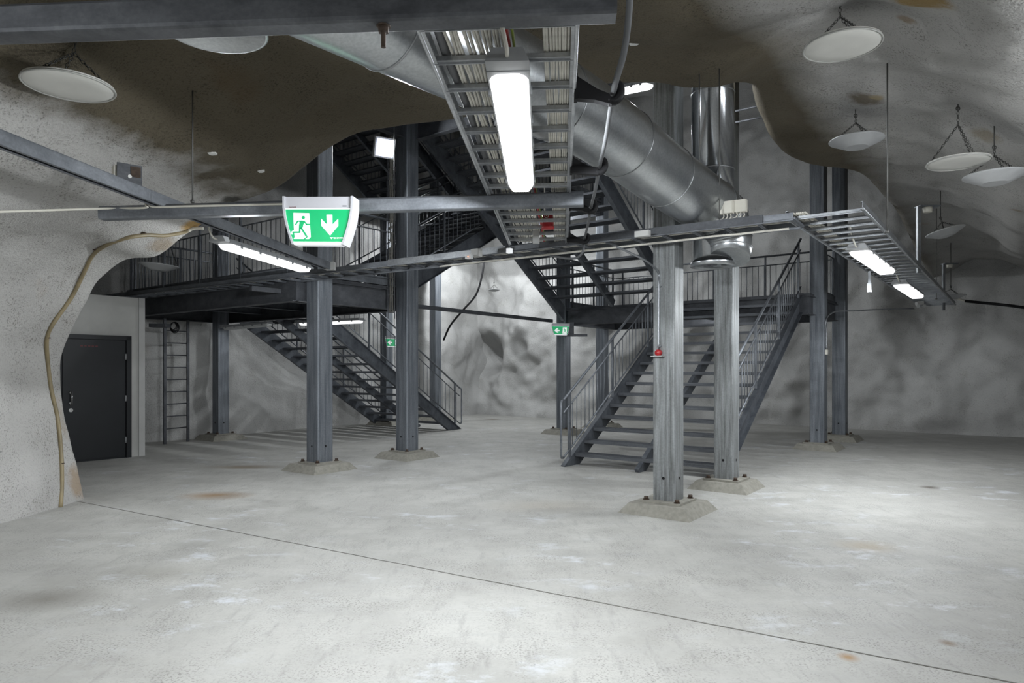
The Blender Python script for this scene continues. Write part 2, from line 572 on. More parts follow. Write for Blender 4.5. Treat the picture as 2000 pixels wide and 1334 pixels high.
def rock_stains(mat, items):
    nt = mat.node_tree
    b = nt.nodes['Principled BSDF']
    src = b.inputs['Base Color'].links[0].from_socket
    tc = N(nt, 'ShaderNodeTexCoord')
    for (u, v, rx, rz, k, colr) in items:
        p = on_cave(u, v)
        mp = N(nt, 'ShaderNodeMapping')
        mp.inputs['Location'].default_value = (-p.x / rx, -p.y / rx, -p.z / rz)
        mp.inputs['Scale'].default_value = (1 / rx, 1 / rx, 1 / rz)
        nt.links.new(tc.outputs['Object'], mp.inputs['Vector'])
        g = N(nt, 'ShaderNodeTexGradient', gradient_type='SPHERICAL')
        nt.links.new(mp.outputs['Vector'], g.inputs['Vector'])
        nz = noise_tex(nt, tc.outputs['Object'], 9, 5, .7)
        mm = N(nt, 'ShaderNodeMath', operation='MULTIPLY')
        nt.links.new(g.outputs['Fac'], mm.inputs[0]); nt.links.new(nz, mm.inputs[1])
        src = mix(nt, ramp(nt, mm.outputs[0], [(.10, (0, 0, 0)), (.32, (k, k, k))]), src, colr)
    nt.links.new(src, b.inputs['Base Color'])

rock_stains(M['rock'], [(1800, 2, .30, .3, .9, (.26, .17, .05)), (1770, 38, .12, .1, .6, (.22, .14, .06)), (1690, 195, .26, .25, .9, (.14, .115, .08)),
                        (1712, 190, .10, .2, .8, (.33, .27, .16)), (377, 440, .22, .2, .9, (.36, .22, .06)), (318, 478, .3, .15, .6, (.22, .16, .09)),
                        (140, 870, .2, .6, .55, (.30, .24, .16)), (150, 940, .25, .3, .7, (.27, .19, .11)), (120, 820, .12, .5, .4, (.3, .24, .17)),
                        (1925, 265, .25, .2, .6, (.25, .2, .12)), (455, 390, .2, .15, .9, (.03, .028, .022)), (1985, 412, .12, .1, .6, (.2, .15, .08))])

def roof_above(p):
    hit = CAVE.ray_cast(V((p[0], p[1], 1.6)), UP)
    return hit[0].z if hit[0] is not None else p[2] + .6

# ------------------------------------------------------------------ the setting: shaft walls
def rock_wall(name, path, z0, z1, nu, nv, amp, mat='backrock', lean=0.0, hollows=()):
    pts = cr(path, 24)
    L = [0]
    for a, b in zip(pts, pts[1:]): L.append(L[-1] + (b - a).length)
    def P(u):
        x = u * L[-1]
        for i in range(len(L) - 1):
            if x <= L[i + 1] or i == len(L) - 2:
                return pts[i].lerp(pts[i + 1], (x - L[i]) / max(1e-6, L[i + 1] - L[i]))
    mb = MB()
    vs, fs = [], []
    for i in range(nu + 1):
        u = i / nu
        a, b = P(max(0, u - .01)), P(min(1, u + .01))
        d = (b - a).normalized()
        nn = V((d.y, -d.x, 0))
        base = P(u)
        for j in range(nv + 1):
            z = z0 + (z1 - z0) * j / nv
            p = base + UP * z
            k = sstep((z + .2) / .8)
            dd = bumps(p, amp) * (.35 + .65 * k) - lean * z
            for (c, rx, rz, dep) in hollows:
                q = ((p - c).length_squared - (p.z - c.z) ** 2) / rx ** 2 + (p.z - c.z) ** 2 / rz ** 2
                if q < 1: dd -= dep * (1 - q) ** 2 * (1.0 if p.z < c.z + rz else 0)
            vs.append(p + nn * dd)
    for i in range(nu):
        for j in range(nv):
            a = i * (nv + 1) + j
            fs.append((a, a + nv + 1, a + nv + 2, a + 1))
    mb.add(vs, fs, True)
    return struct(mb.build(name, mat))

ZT = 9.2
rock_wall('wall_back', [ST(16.5, 17.3), ST(14.6, 17.3), ST(12.5, 17.2), ST(10, 17.3), ST(8.6, 18.0), ST(7, 18.8), ST(4, 18.7), ST(1, 18.6), ST(-2, 18.6), ST(-5.5, 18.6)], -.05, ZT, 260, 110, .5,
          hollows=((V((*(at(935, 690, 22.1).xy), 1.95)), 1.05, 1.0, .95), (V((*(at(1010, 480, 20.6).xy), 4.6)), 1.2, .8, .5)))
rock_wall('wall_shaft', [ST(15.0, 3.0), ST(14.85, 5.3), ST(14.25, 6.9), ST(14.3, 8.6), ST(14.5, 10.5), ST(14.4, 13), ST(14.3, 15.5), ST(14.4, 17.4), ST(14.6, 19.8)], -.05, ZT, 190, 110, .28)
mb = MB(); mb.box(ST(6, 11.5, ZT + .1), (26, 26, .2), E1, E2); struct(mb.build('ceiling_shaft', 'backrock'))
# tunnel behind the viewer and the right-hand tunnel end, so the cave is closed
rock_wall('wall_front', [V((7.2, -5.3, 0)), V((3, -5.6, 0)), V((-1, -5.5, 0)), V((-5.6, -5.2, 0))], -.05, 5, 60, 30, .15, 'rock')
rock_wall('wall_right', [ST(-4.5, 20), ST(-4.6, 14), ST(-4.7, 8), ST(-4.7, 2), ST(-4.6, -4)], -.05, 2.5, 80, 20, .12, 'rock')

# ------------------------------------------------------------------ the setting: plastered entry block and its door
def entry():
    mb = MB()
    t0, t1, s0 = 2.6, 5.62, 12.15
    mb.prism([ST(s0, t0, -.01), ST(s0, t1, -.01), ST(13.98, t1, -.01), ST(13.98, t0, -.01)], (0, 0, 2.72))
    struct(mb.build('wall_entry', 'plaster'))
    mb = MB()
    mb.prism([ST(12.75, t0, 2.71), ST(12.75, 5.0, 2.71), ST(14.1, 5.5, 2.71), ST(14.1, t0, 2.71)], (0, 0, 6))
    struct(mb.build('wall_concrete', 'dark_concrete'))
    mb = MB()                              # a corner strip down the plastered edge
    mb.box(ST(s0 - .012, t1 - .05, 1.355), (.02, .10, 2.71), E1, E2)
    struct(mb.build('trim_2', 'greyplastic'))
    # double door: leaf facing the hall
    sd = s0 - .01
    mb = MB(); mb.box(ST(sd, 4.15, 1.02), (.03, 2.45, 2.04), E1, E2)
    d = struct(mb.build('door_1', 'door'))
    mb = MB()
    for a, b, z0, z1 in ((5.30, 5.38, 0, 2.04), (4.28, 4.33, 0, 2.0), (2.93, 5.38, 1.98, 2.05)):
        mb.box(ST(sd - .03, (a + b) / 2, (z0 + z1) / 2), (.05, b - a, z1 - z0), E1, E2)
    mb.build('door_frame', 'door', d)
    mb = MB(); mb.box(ST(sd - .026, 4.82, 1.0), (.022, .94, 1.93), E1, E2)
    leaf = mb.build('door_leaf', 'door', d)
    mb = MB()
    for z in (.95, 1.12):
        mb.tube([ST(sd - .035, 4.46, z), ST(sd - .09, 4.46, z)], .011)
        mb.lathe([(0, .01), (.028, .01), (.028, 0)], Matrix.Translation(ST(sd - .04, 4.46, z)) @ Matrix.Rotation(math.radians(90), 4, 'Y'), 14)
    mb.tube([ST(sd - .09, 4.46, .93), ST(sd - .09, 4.46, 1.14)], .012)
    mb.build('door_handle', 'chrome', leaf)
    mb = MB(); mb.tube([ST(sd - .03, 4.46, .84), ST(sd - .055, 4.46, .84)], .032, 14)
    mb.build('lock', 'chrome', leaf)
    mb = MB()
    for k in range(5):
        mb.box(ST(sd - .04, 4.62 + k * .055, 1.865), (.003, .036, .016), E1, E2)
    mb.build('lettering', 'door_red', leaf)
    mb = MB()                              # hinges on the right edge
    for z in (.3, 1.0, 1.7):
        mb.tube([ST(sd - .045, 5.29, z - .05), ST(sd - .045, 5.29, z + .05)], .012)
    mb.build('hinge', 'housing', leaf)
entry()

# ------------------------------------------------------------------ steel columns on concrete plinths
def column(x, y, label, z1=8.8, w=.245, base=.78, mat='column', holes=True):
    o = V((x, y, 0))
    root = thing('steel_column', o, label, 'column')
    bt = base / 2
    mb = MB()
    p = [(a, b) for a, b in ((-1, -1), (1, -1), (1, 1), (-1, 1))]
    lo = [o + E1 * (a * bt) + E2 * (b * bt) for a, b in p]
    hi = [o + E1 * (a * (bt - .085)) + E2 * (b * (bt - .085)) + UP * .105 for a, b in p]
    mb.add(lo + hi, [(0, 1, 2, 3), (7, 6, 5, 4)] + [(i, i + 4, (i + 1) % 4 + 4, (i + 1) % 4) for i in range(4)])
    mb.build('plinth', 'plinth', root)
    mb = MB(); mb.box(o + UP * .117, (.44, .44, .024), E1, E2)
    pl = mb.build('base_plate', 'plinth', root)
    for a, b in p:
        mb = MB()
        c = o + E1 * (a * .172) + E2 * (b * .172)
        mb.tube([c + UP * .129, c + UP * .137], .034, 10)
        mb.tube([c + UP * .137, c + UP * .165], .023, 6)
        mb.build('bolt', 'rust', pl)
    mb = MB()
    hw, ch = w / 2, .018                   # rolled hollow section with rounded edges
    ring = []
    for a, b in p:
        if a * b > 0: q = [(a * hw, b * (hw - ch)), (a * (hw - ch * .3), b * (hw - ch * .3)), (a * (hw - ch), b * hw)]
        else: q = [(a * (hw - ch), b * hw), (a * (hw - ch * .3), b * (hw - ch * .3)), (a * hw, b * (hw - ch))]
        ring += q
    mb.prism([o + E1 * a + E2 * b + UP * .129 for a, b in ring], (0, 0, z1 - .129))
    sh = mb.build('shaft', mat, root)
    if holes:
        for n_, sgn in ((E2, -1), (E1, -1)):
            mb = MB()
            c = o + n_ * (sgn * (hw + .0015)) + UP * .36
            mb.tube([c - n_ * .001, c + n_ * (.002 * sgn)], .016, 12)
            mb.build('drain_hole', 'black', sh)
    return root

column(1.647, 7.19, 'worn galvanised column nearest the viewer, with conduit and red call point on its left face', mat='column_worn')
column(2.70, 8.59, 'galvanised column standing below the round duct outlet, second nearest', mat='column_worn', base=.74)
column(-2.855, 10.13, 'dark steel column standing behind the large green exit sign', w=.275)
column(-1.773, 11.53, 'dark steel column with the vertical cable run on its left side', w=.275)
column(5.74, 12.78, 'steel column beside the head of the right stairs, with small switch box', w=.26)
column(6.87, 14.3, 'rearmost column of the right pair, with dark right side', w=.26)
column(1.19, 15.75, 'steel column under the small left arrow exit sign')
column(2.3, 17.4, 'steel column half hidden behind the balusters of the right stairs')
column(-6.19, 14.5, 'steel column under the left landing, next to the wall ladder')
column(-2.23, 19.85, 'tall pale column before the rock bulge, by the foot of left stairs')
pk = ST(13.65, 12.6)
column(pk.x, pk.y, 'steel column hidden behind the column with vertical cable run')

# ------------------------------------------------------------------ railings, stairs, landings
def railing(parent, p0, p1, top=1.0, mid=.80, low=.12, posts=None, loop0=False, loop1=False, step=.125, toe=False, mat='rail', foot=0.0):
    p0, p1 = V(p0), V(p1)
    d = p1 - p0
    L = V((d.x, d.y, 0)).length
    mb = MB()
    mb.tube([p0 + UP * top, p1 + UP * top], .021, 10)
    mb.tube([p0 + UP * mid, p1 + UP * mid], .012, 8)
    mb.tube([p0 + UP * low, p1 + UP * low], .014, 8)
    for flag, q in ((loop0, p0), (loop1, p1)):
        if flag:
            e = (p0 - p1).normalized() if q is p0 else (p1 - p0).normalized()
            e = V((e.x, e.y, 0)).normalized() * .07
            mb.tube([q + UP * top, q + UP * (top - .01) + e * .7, q + UP * (top - .06) + e, q + UP * (low + .05) + e, q + UP * low + e * .7, q + UP * low], .018, 8)
    n = posts or max(2, round(L / 1.3) + 1)
    for k in range(n):
        f = .04 + .92 * k / (n - 1)
        q = p0.lerp(p1, f)
        mb.bar(q + UP * foot, q + UP * top, .034, .034, V((d.x, d.y, 0)))
    if toe:
        a, b = p0 + UP * .08, p1 + UP * .08
        mb.bar(a, b, .008, .14)
    r = mb.build('railing', mat, parent)
    nb = int(L / step)
    me = None
    for k in range(1, nb):
        q = p0.lerp(p1, k / nb)
        if me is None:
            b = MB(); b.tube([V((0, 0, low)), V((0, 0, mid))], .0072, 6)
            o = b.build('baluster', mat, r)
            me = o.data
        else:
            o = bpy.data.objects.new('baluster', me)
            COL.objects.link(o)
            o.parent = r
        o.location = q
    return r

def stair(label, s0, s1, ts, z0, dr, rails=(), rise=.18, go=.28, n=16, mids=1, ground=False, group=None):
    z1 = z0 + rise * n
    te = ts + dr * go * n
    root = thing('staircase', ST((s0 + s1) / 2, ts, z0), label, 'stairs', group)
    slope = rise / go
    dv = .345
    ss = [s0 + .02] + [s0 + (s1 - s0) * (k + 1) / (mids + 1) for k in range(mids)] + [s1 - .02]
    for i, s in enumerate(ss):
        mb = MB()
        lowt = ts + dr * dv / slope
        if i in (0, len(ss) - 1):
            if ground: poly = [(ts - dr * .02, z0), (ts, z0 + .02), (te, z1 + .02), (te, z1 + .02 - dv), (lowt - dr * .1, z0)]
            else: poly = [(ts, z0 + .02), (te, z1 + .02), (te, z1 + .02 - dv), (ts, z0 + .02 - dv)]
            mb.prism([ST(s - .006, t, z) for t, z in poly], E1 * .012)
            a = 1 if i == 0 else -1        # flanges turn away from the steps
            for t0_, z0_, t1_, z1_ in ((ts, z0 + .01, te, z1 + .01), ((lowt - dr * .1) if ground else ts, z0 + (0.012 if ground else .03 - dv), te, z1 + .03 - dv)):
                mb.bar(ST(s - a * .035, t0_, z0_), ST(s - a * .035, t1_, z1_), .07, .012)
        else:
            z_off = .13                    # narrower middle spine under the steps
            ta = ts + dr * go * .6
            mb.bar(ST(s, ta, z0 + rise * .6 - z_off - (0 if ground else .0)), ST(s, te, z1 - z_off - .06), .07, .16)
            for k in range(1, n):
                mb.box(ST(s, ts + dr * (go * k + .12), z0 + rise * k - .07), (.05, .2, .07), E1, E2)
        mb.build('stringer', 'stair', root)
    for k in range(1, n):
        t, z = ts + dr * go * k, z0 + rise * k
        mb = MB()
        c = ST((s0 + s1) / 2, t + dr * .135, z - .016)
        Lw = s1 - s0 - .07
        mb.box(c, (Lw, .27, .008), E1, E2)
        mb.box(ST((s0 + s1) / 2, t + dr * .01, z - .022), (Lw, .024, .048), E1, E2)
        mb.box(ST((s0 + s1) / 2, t + dr * .262, z - .018), (Lw, .008, .036), E1, E2)
        nb = 7                              # bearing bars of the grating
        for j in range(1, nb):
            mb.box(ST((s0 + s1) / 2, t + dr * (.02 + .245 * j / nb), z - .012), (Lw, .005, .03), E1, E2)
        mb.build('tread', 'tread', root)
    for (s, l0, l1, *cut) in rails:
        c0 = cut[0] if cut else 0.0
        railing(root, ST(s, ts + dr * c0, z0 + .02 + c0 * slope), ST(s, te, z1 + .02), loop0=l0, loop1=l1)
    return root

stair('wide steel staircase rising from the floor at right, behind the two nearest columns', 3.3, 5.63, 8.82, 0, 1, ((3.3, True, False, .42), (5.63, True, False)), ground=True)
stair('upper steel staircase climbing left from the right landing, seen from below', 5.55, 8.2, 12.85, 2.88, -1, ((5.5, False, False), (8.24, False, False)))
stair('steel staircase rising left from the floor to the left landing', 11.2, 13.72, 12.77, 0, -1, ((11.2, True, False), (13.72, True, False)), ground=True)
stair('steel staircase climbing right from the left landing, half hidden behind exit sign beam', 8.75, 11.1, 8.1, 2.88, 1, ((8.72, False, False), (11.12, False, False)), go=.325)
stair('highest steel staircase, seen from below at upper left beside the lit floodlight', 11.2, 13.72, 12.77, 5.76, -1, ((11.2, False, False), (13.72, False, False)))

def ibeam(mb, p0, p1, h, b=.12, tf=.012):
    p0, p1 = V(p0), V(p1)
    mb.bar(p0, p1, .01, h)
    for k in (-1, 1):
        mb.bar(p0 + UP * (k * (h - tf) / 2), p1 + UP * (k * (h - tf) / 2), b, tf)

def landing(label, s0, s1, t0, t1, z, rails=(), depth=.34, joists=3, mat='beam_dark'):
    root = thing('landing', ST((s0 + s1) / 2, (t0 + t1) / 2, z), label, 'landing')
    zb = z - .05 - depth / 2
    for a, b in (((s0, t0), (s1, t0)), ((s0, t1), (s1, t1)), ((s0, t0), (s0, t1)), ((s1, t0), (s1, t1))):
        mb = MB(); ibeam(mb, ST(*a, zb), ST(*b, zb), depth)
        mb.build('edge_beam', mat, root)
    for k in range(joists):
        s = s0 + (s1 - s0) * (k + 1) / (joists + 1)
        mb = MB(); ibeam(mb, ST(s, t0, zb + .06), ST(s, t1, zb + .06), depth - .14, .1)
        mb.build('joist', 'stair', root)
    mb = MB(); mb.box(ST((s0 + s1) / 2, (t0 + t1) / 2, z - .025), (s1 - s0 + .06, t1 - t0 + .06, .05), E1, E2)
    mb.build('deck', mat, root)
    for a, b in rails:
        railing(root, ST(*a, z), ST(*b, z), top=1.1, mid=.9, toe=True)
    return root

landing('lower left steel landing with railing, above the black door and ladder', 8.55, 14.0, 6.12, 8.2, 2.88,
        (((14.0, 6.15), (8.6, 6.15)), ((13.95, 6.2), (13.95, 8.15)), ((8.5, 6.15), (8.5, 8.1))))
landing('right steel landing with railing at the head of the wide staircase', 3.15, 8.35, 13.25, 15.5, 2.88,
        (((3.2, 15.45), (8.3, 15.45)), ((3.15, 13.6), (3.15, 15.4)), ((8.3, 13.3), (8.3, 15.4))))
landing('upper steel landing overhead behind the cable tray and round duct', 3.15, 8.35, 6.5, 8.3, 5.76, (((3.2, 6.55), (8.3, 6.55)),))
landing('upper rear steel landing at the top of the second left staircase', 8.6, 13.6, 13.3, 15.2, 5.76, (((8.6, 15.15), (13.6, 15.15)), ((8.6, 13.3), (8.6, 15.1))))

# ------------------------------------------------------------------ luminaires
def spots(parent, c, ax, L, power, tilt=13, zoff=.03, count=2, bat=None, cone=None):
    side = ax.cross(UP).normalized()
    for k in range(count):
        sg = -1 if k % 2 or cone else 1
        ld = bpy.data.lights.new('tube_light', 'SPOT')
        ld.energy = power / count
        ld.use_nodes = True                # wide side-throwing distribution of a prismatic diffuser
        lt = ld.node_tree
        em = lt.nodes['Emission']
        tcn = lt.nodes.new('ShaderNodeTexCoord')
        sx = lt.nodes.new('ShaderNodeSeparateXYZ')
        ab = lt.nodes.new('ShaderNodeMath'); ab.operation = 'ABSOLUTE'
        mr = lt.nodes.new('ShaderNodeMapRange')
        mr.inputs['From Min'].default_value = 0; mr.inputs['From Max'].default_value = 1
        mr.inputs['To Min'].default_value = 1.0; mr.inputs['To Max'].default_value = BATWING if bat is None else bat
        lt.links.new(tcn.outputs['Normal'], sx.inputs[0])
        lt.links.new(sx.outputs['Z'], ab.inputs[0])
        lt.links.new(ab.outputs[0], mr.inputs['Value'])
        lt.links.new(mr.outputs[0], em.inputs['Strength'])
        ld.color = LAMP_COL
        ld.spot_size = math.radians(cone) if cone else math.pi * .999
        ld.spot_blend = .5 if cone else .06
        ld.shadow_soft_size = .09
        o = bpy.data.objects.new('tube_light', ld)
        COL.objects.link(o)
        o.location = c + ax * (L * (-.28 + .56 * (k / max(1, count - 1)))) - UP * zoff
        down = (-UP * math.cos(math.radians(tilt)) + side * (sg * math.sin(math.radians(tilt)))).normalized()
        o.rotation_euler = down.to_track_quat('-Z', 'Y').to_euler()
        o.parent = parent
        o.matrix_parent_inverse = Matrix.Translation(-WLOC[parent])

def luminaire(p0, p1, label, group=None, lit=True, power=None, w=.165, tail=True, tilt=13, name='luminaire', wide=1.0, count=2, bat=None, cone=None):
    """p0 -> p1: ends of the lit underside"""
    p0, p1 = V(p0), V(p1)
    ax = (p1 - p0).normalized()
    L = (p1 - p0).length
    sd = ax.cross(UP).normalized()
    up = sd.cross(ax)
    c = (p0 + p1) / 2
    root = thing(name, c, label, 'lamp', group)
    def prof(hw, bot, top, inset):
        # trough cross-section, rounded at the ends
        vs, fs = [], []
        st = [(-L / 2, .55), (-L / 2 + .025, .85), (-L / 2 + .06, 1), (L / 2 - .06, 1), (L / 2 - .025, .85), (L / 2, .55)]
        sec = [(-hw, top), (-hw + inset * .4, (top + bot) / 2), (-hw + inset, bot), (hw - inset, bot), (hw - inset * .4, (top + bot) / 2), (hw, top)]
        for x, k in st:
            for (y, z) in sec:
                vs.append(c + ax * x + sd * (y * k) + up * (z if z == top else top + (z - top) * k))
        m = len(sec)
        for i in range(len(st) - 1):
            for j in range(m):
                j2 = (j + 1) % m
                fs.append((i * m + j, i * m + j2, (i + 1) * m + j2, (i + 1) * m + j))
        fs.append(tuple(range(m))); fs.append(tuple((len(st) - 1) * m + j for j in range(m))[::-1])
        return vs, fs
    mb = MB()
    mb.add(*prof(w / 2 * wide, 0, .045, .03))
    mb.build('diffuser', 'glow' if lit else 'dead_glass', root)
    mb = MB()
    hw = w / 2 * wide + .006
    for x0, x1, k in ((-L / 2 - .02, L / 2 + .02, 1),):
        mb.box(c + up * .056, (hw * 2, L + .03, .02), sd, ax, up)
        mb.box(c + up * .078, (hw * 1.5, L - .02, .03), sd, ax, up)
    mb.prism([c - ax * (L / 2 + .015) + sd * (y * hw) + up * z for y, z in ((-1, .05), (-.7, .105), (.7, .105), (1, .05))], -ax * .09)
    hs = mb.build('housing', 'housing', root)
    for k in range(5):
        x = -L / 2 + L * (k + .5) / 5
        for y in (-1, 1):
            mb = MB(); mb.box(c + ax * x + sd * (y * (hw + .003)) + up * .045, (.008, .03, .04), sd, ax, up)
            mb.build('clip', 'clip', hs)
    if tail:
        q = c - ax * (L / 2 + .1) + up * .07
        mb = MB()
        mb.tube(cr([q, q - ax * .07 + up * .01, q - ax * .10 + up * .09 - sd * .02, q - ax * .06 + up * .2 - sd * .05], 6), .0085, 8)
        mb.build('supply_cable', 'white_cable', root)
    if lit:
        spots(root, c, ax, L, power or LAMP_W, tilt, count=count, bat=bat, cone=cone)
    return root

luminaire((-.015, 2.80, 2.665), (.062, 4.55, 2.665), 'large lit tube luminaire under the overhead cable tray, nearest the viewer', tilt=20, power=LAMP_W * 2.6, count=4, bat=.48)
luminaire((-2.80, 6.62, 2.665), (-2.50, 8.30, 2.665), 'lit tube luminaire under the strut rail below and left of the exit sign', tilt=27, power=LAMP_W * .85, bat=.5)
luminaire(ST(1.36, 7.75, 2.665), ST(1.36, 9.6, 2.665), 'lit tube luminaire under the right cable tray, the nearer one', w=.2, power=LAMP_W * .95, bat=1.5)
luminaire(ST(1.42, 11.2, 2.665), ST(1.42, 13.2, 2.665), 'lit tube luminaire under the right cable tray, the farther smaller one', w=.2, power=LAMP_W * .35, bat=1.0)
luminaire(at(588, 636, 13.35), at(706, 631, 12.55), 'lit tube luminaire under the rear edge of the left landing', tail=False, power=LAMP_W * .4)
luminaire(at(440, 645, 14.2), at(528, 637, 13.4), 'unlit grey tube luminaire below the left landing, beside the ladder', lit=False, tail=False)
luminaire(at(1185, 190, 8.9), at(1270, 172, 8.2), 'lit tube luminaire high up behind the round duct', tail=False, power=LAMP_W * 1.0)
luminaire(at(1022, 424, 18.2), at(1062, 416, 17.4), 'distant lit luminaire glimpsed through the overhead cable tray', tail=False, power=LAMP_W * 1.2)
luminaire(ST(12.7, 14.4, 5.25), ST(11.0, 14.4, 5.25), 'added hidden luminaire under the upper rear landing, behind the stairs', tail=False, power=LAMP_W * 3.0, bat=.6)  # added out of sight to brighten the left back wall
# the rows of luminaires go on behind and left of the viewer
luminaire((-.4, -4.4, 2.665), (-.3, -2.7, 2.665), 'lit tube luminaire under the tray behind the viewer', tail=False, power=LAMP_W * .9, bat=.8)
luminaire((-3.5, .4, 2.665), (-3.3, 2.1, 2.665), 'lit tube luminaire under the strut rail, left of the viewer', tail=False, tilt=42, power=LAMP_W * 1.3, bat=.15)
luminaire(ST(-1.6, 4.8, 2.75), ST(-1.6, 6.6, 2.75), 'added unseen luminaire in the right tunnel, beside the viewer', tail=False, tilt=112, power=LAMP_W * 1.5, bat=.8, cone=125)  # added out of view, aimed up-left to brighten the right-hand ceiling
luminaire(ST(-1.6, 1.2, 2.75), ST(-1.6, 3.0, 2.75), 'added unseen luminaire in the right tunnel, just behind the viewer', tail=False, tilt=112, power=LAMP_W * .9, bat=.8, cone=125)  # second lamp added out of view for the right-hand ceiling
luminaire(ST(7.2, 14.6, 2.63), ST(5.6, 14.6, 2.63), 'added hidden luminaire under the right landing', tail=False, power=LAMP_W * .3)  # added behind the front beam to light the rock beyond

# ------------------------------------------------------------------ cable trays
def tray(name, label, p0, p1, wdt, step=.28, h=.06, mat='zinc', off=0.0):
    p0, p1 = V(p0), V(p1)
    d = (p1 - p0).normalized()
    sd = d.cross(UP).normalized()
    root = thing(name, p0, label, 'cable tray')
    L = (p1 - p0).length
    for k in (-1, 1):
        mb = MB()
        a, b = p0 + sd * (k * wdt / 2), p1 + sd * (k * wdt / 2)
        mb.bar(a + UP * (h / 2), b + UP * (h / 2), .005, h)
        mb.bar(a - sd * (k * .008) + UP * .004, b - sd * (k * .008) + UP * .004, .02, .008)
        mb.bar(a - sd * (k * .006) + UP * h, b - sd * (k * .006) + UP * h, .016, .007)
        mb.tube([a + UP * .002 + sd * (k * .004), b + UP * .002 + sd * (k * .004)], .009, 8)
        mb.build('side_rail', mat, root)
    n = int(L / step)
    for k in range(n + 1):
        q = p0 + d * (step * k + off)
        if (q - p0).length > L: break
        mb = MB()
        mb.bar(q - sd * (wdt / 2 - .004) + UP * .016, q + sd * (wdt / 2 - .004) + UP * .016, .022, .02)
        mb.bar(q - sd * (wdt / 2 - .004) + UP * .004 + d * .012, q + sd * (wdt / 2 - .004) + UP * .004 + d * .012, .006, .012)
        mb.build('rung', mat, root)
    return root, d, sd

T1a, T1b = V((-.085, 2.22, 2.80)), V((.275, 7.15, 2.80))
tray('cable_tray', 'overhead ladder tray packed with pale cables, carrying the largest lamp', T1a, T1b, .60, .288, off=.38, mat='zinc_bright')
T2d = V((-.8327, .5538, 0)); T2n = V((.5538, .8327, 0))
T2a = V((2.42, 5.87, 2.78)) + T2n * .21
T2b = T2a + T2d * 12.6
tray('cable_tray', 'long narrow ladder tray running left to right across the hall before the columns', T2a, T2b, .42, .30, mat='beam')
T3a, T3b = ST(1.35, 6.15, 2.80), ST(1.42, 16.6, 2.80)
tray('cable_tray', 'ladder tray at right with bare rungs, running away to the back wall', T3a, T3b, .60, .30, off=.1)

def cable(name, p0, p1, r, mat, label, group, wob=.008, n=16, z=0.0, seed=0):
    rnd = random.Random(seed)
    d = (V(p1) - V(p0)).normalized()
    sd = d.cross(UP).normalized()
    ph = rnd.random() * 9
    pts = []
    for k in range(n + 1):
        q = V(p0).lerp(V(p1), k / n)
        q += sd * (wob * noise.noise(V((k * .55 + ph, seed * 1.7, 0))) * 2) + UP * (abs(noise.noise(V((k * .5, seed, 4)))) * .006)
        pts.append(q)
    mb = MB(); mb.tube(pts, r, 6)
    return tag(mb.build(name, mat), label, 'cable', group)

sd1 = (T1b - T1a).normalized().cross(UP).normalized()      # points to the right
zc = UP * .036
rnd = random.Random(3)
for k in range(15):
    x = -.215 + .0155 * k + rnd.uniform(-.003, .003)
    cable('cable', T1a + sd1 * x + zc, T1b + sd1 * (x + .03) + zc, rnd.choice((.0065, .007, .0075)), 'white_cable',
          'pale cable in the broad left bundle of the overhead tray', 'pale cables in the left bundle of the overhead tray', .007, 22, 0, k + 1)
for k in range(9):
    x = .175 + .0125 * k
    cable('cable', T1a + sd1 * x + zc, T1b + sd1 * x + zc, .0062, 'white_cable',
          'pale cable in the narrow right bundle of the overhead tray', 'pale cables in the right bundle of the overhead tray', .003, 22, 0, k + 40)
cable('cable', T1a + sd1 * -.25 + zc + UP * .014, T1b + sd1 * -.22 + zc + UP * .014, .02, 'grey_cable', 'thick dark grey cable along the left rail of the overhead tray', None, .004, 20, 0, 60)
cable('cable', T1a + sd1 * .024 + zc, T1b + sd1 * .06 + zc, .008, 'red_cable', 'red cable beside the pale bundle in the overhead tray', None, .006, 20, 0, 61)
cable('cable', T1a + sd1 * .040 + zc, T1b + sd1 * .075 + zc, .006, 'green_cable', 'green and yellow earth cable next to the red one in overhead tray', None, .006, 20, 0, 62)
for k in range(6):
    o = T2n * (-.14 + .03 * k) + UP * .032
    cable('cable', T2a + o, T2b + o, .009, 'white_cable' if k % 2 else 'grey_cable',
          'pale cable lying in the long narrow crossing tray' if k % 2 else 'grey cable lying in the long narrow crossing tray',
          'pale cables in the crossing tray' if k % 2 else 'grey cables in the crossing tray', .006, 34, 0, k + 80)
for k in range(7):
    o = E1 * (.25 - .018 * k) + UP * .034
    cable('cable', T3a + o, T3b + o, .0075, 'white_cable', 'pale cable in the bundle along the left rail of right tray',
          'pale cables in the right tray', .006, 40, 0, k + 100)
cable('cable', T2a + T2n * .1 + T2d * .1 + UP * -.012, T2a + T2n * .12 + T2d * 4.2 + UP * -.012, .011, 'white_cable', 'thick pale cable slung under the crossing tray near its right end', None, .012, 18, 0, 130)

# cover strips on the crossing tray: the shiny pieces along its near rail
def strip(a, b, label, mt):
    p, q = T2a + T2d * a - T2n * .225, T2a + T2d * b - T2n * .225
    mb = MB()
    mb.bar(p + UP * .045, q + UP * .045, .012, .055)
    mb.bar(p + UP * .012, q + UP * .012, .02, .022)
    return tag(mb.build('metal_strip', mt), label, 'metal strip')
strip(2.98, 4.75, 'bright metal wiring strip on crossing tray, left of the overhead tray', 'zinc')
strip(.25, 2.55, 'metal wiring strip on crossing tray, right of the overhead tray', 'beam_dark')

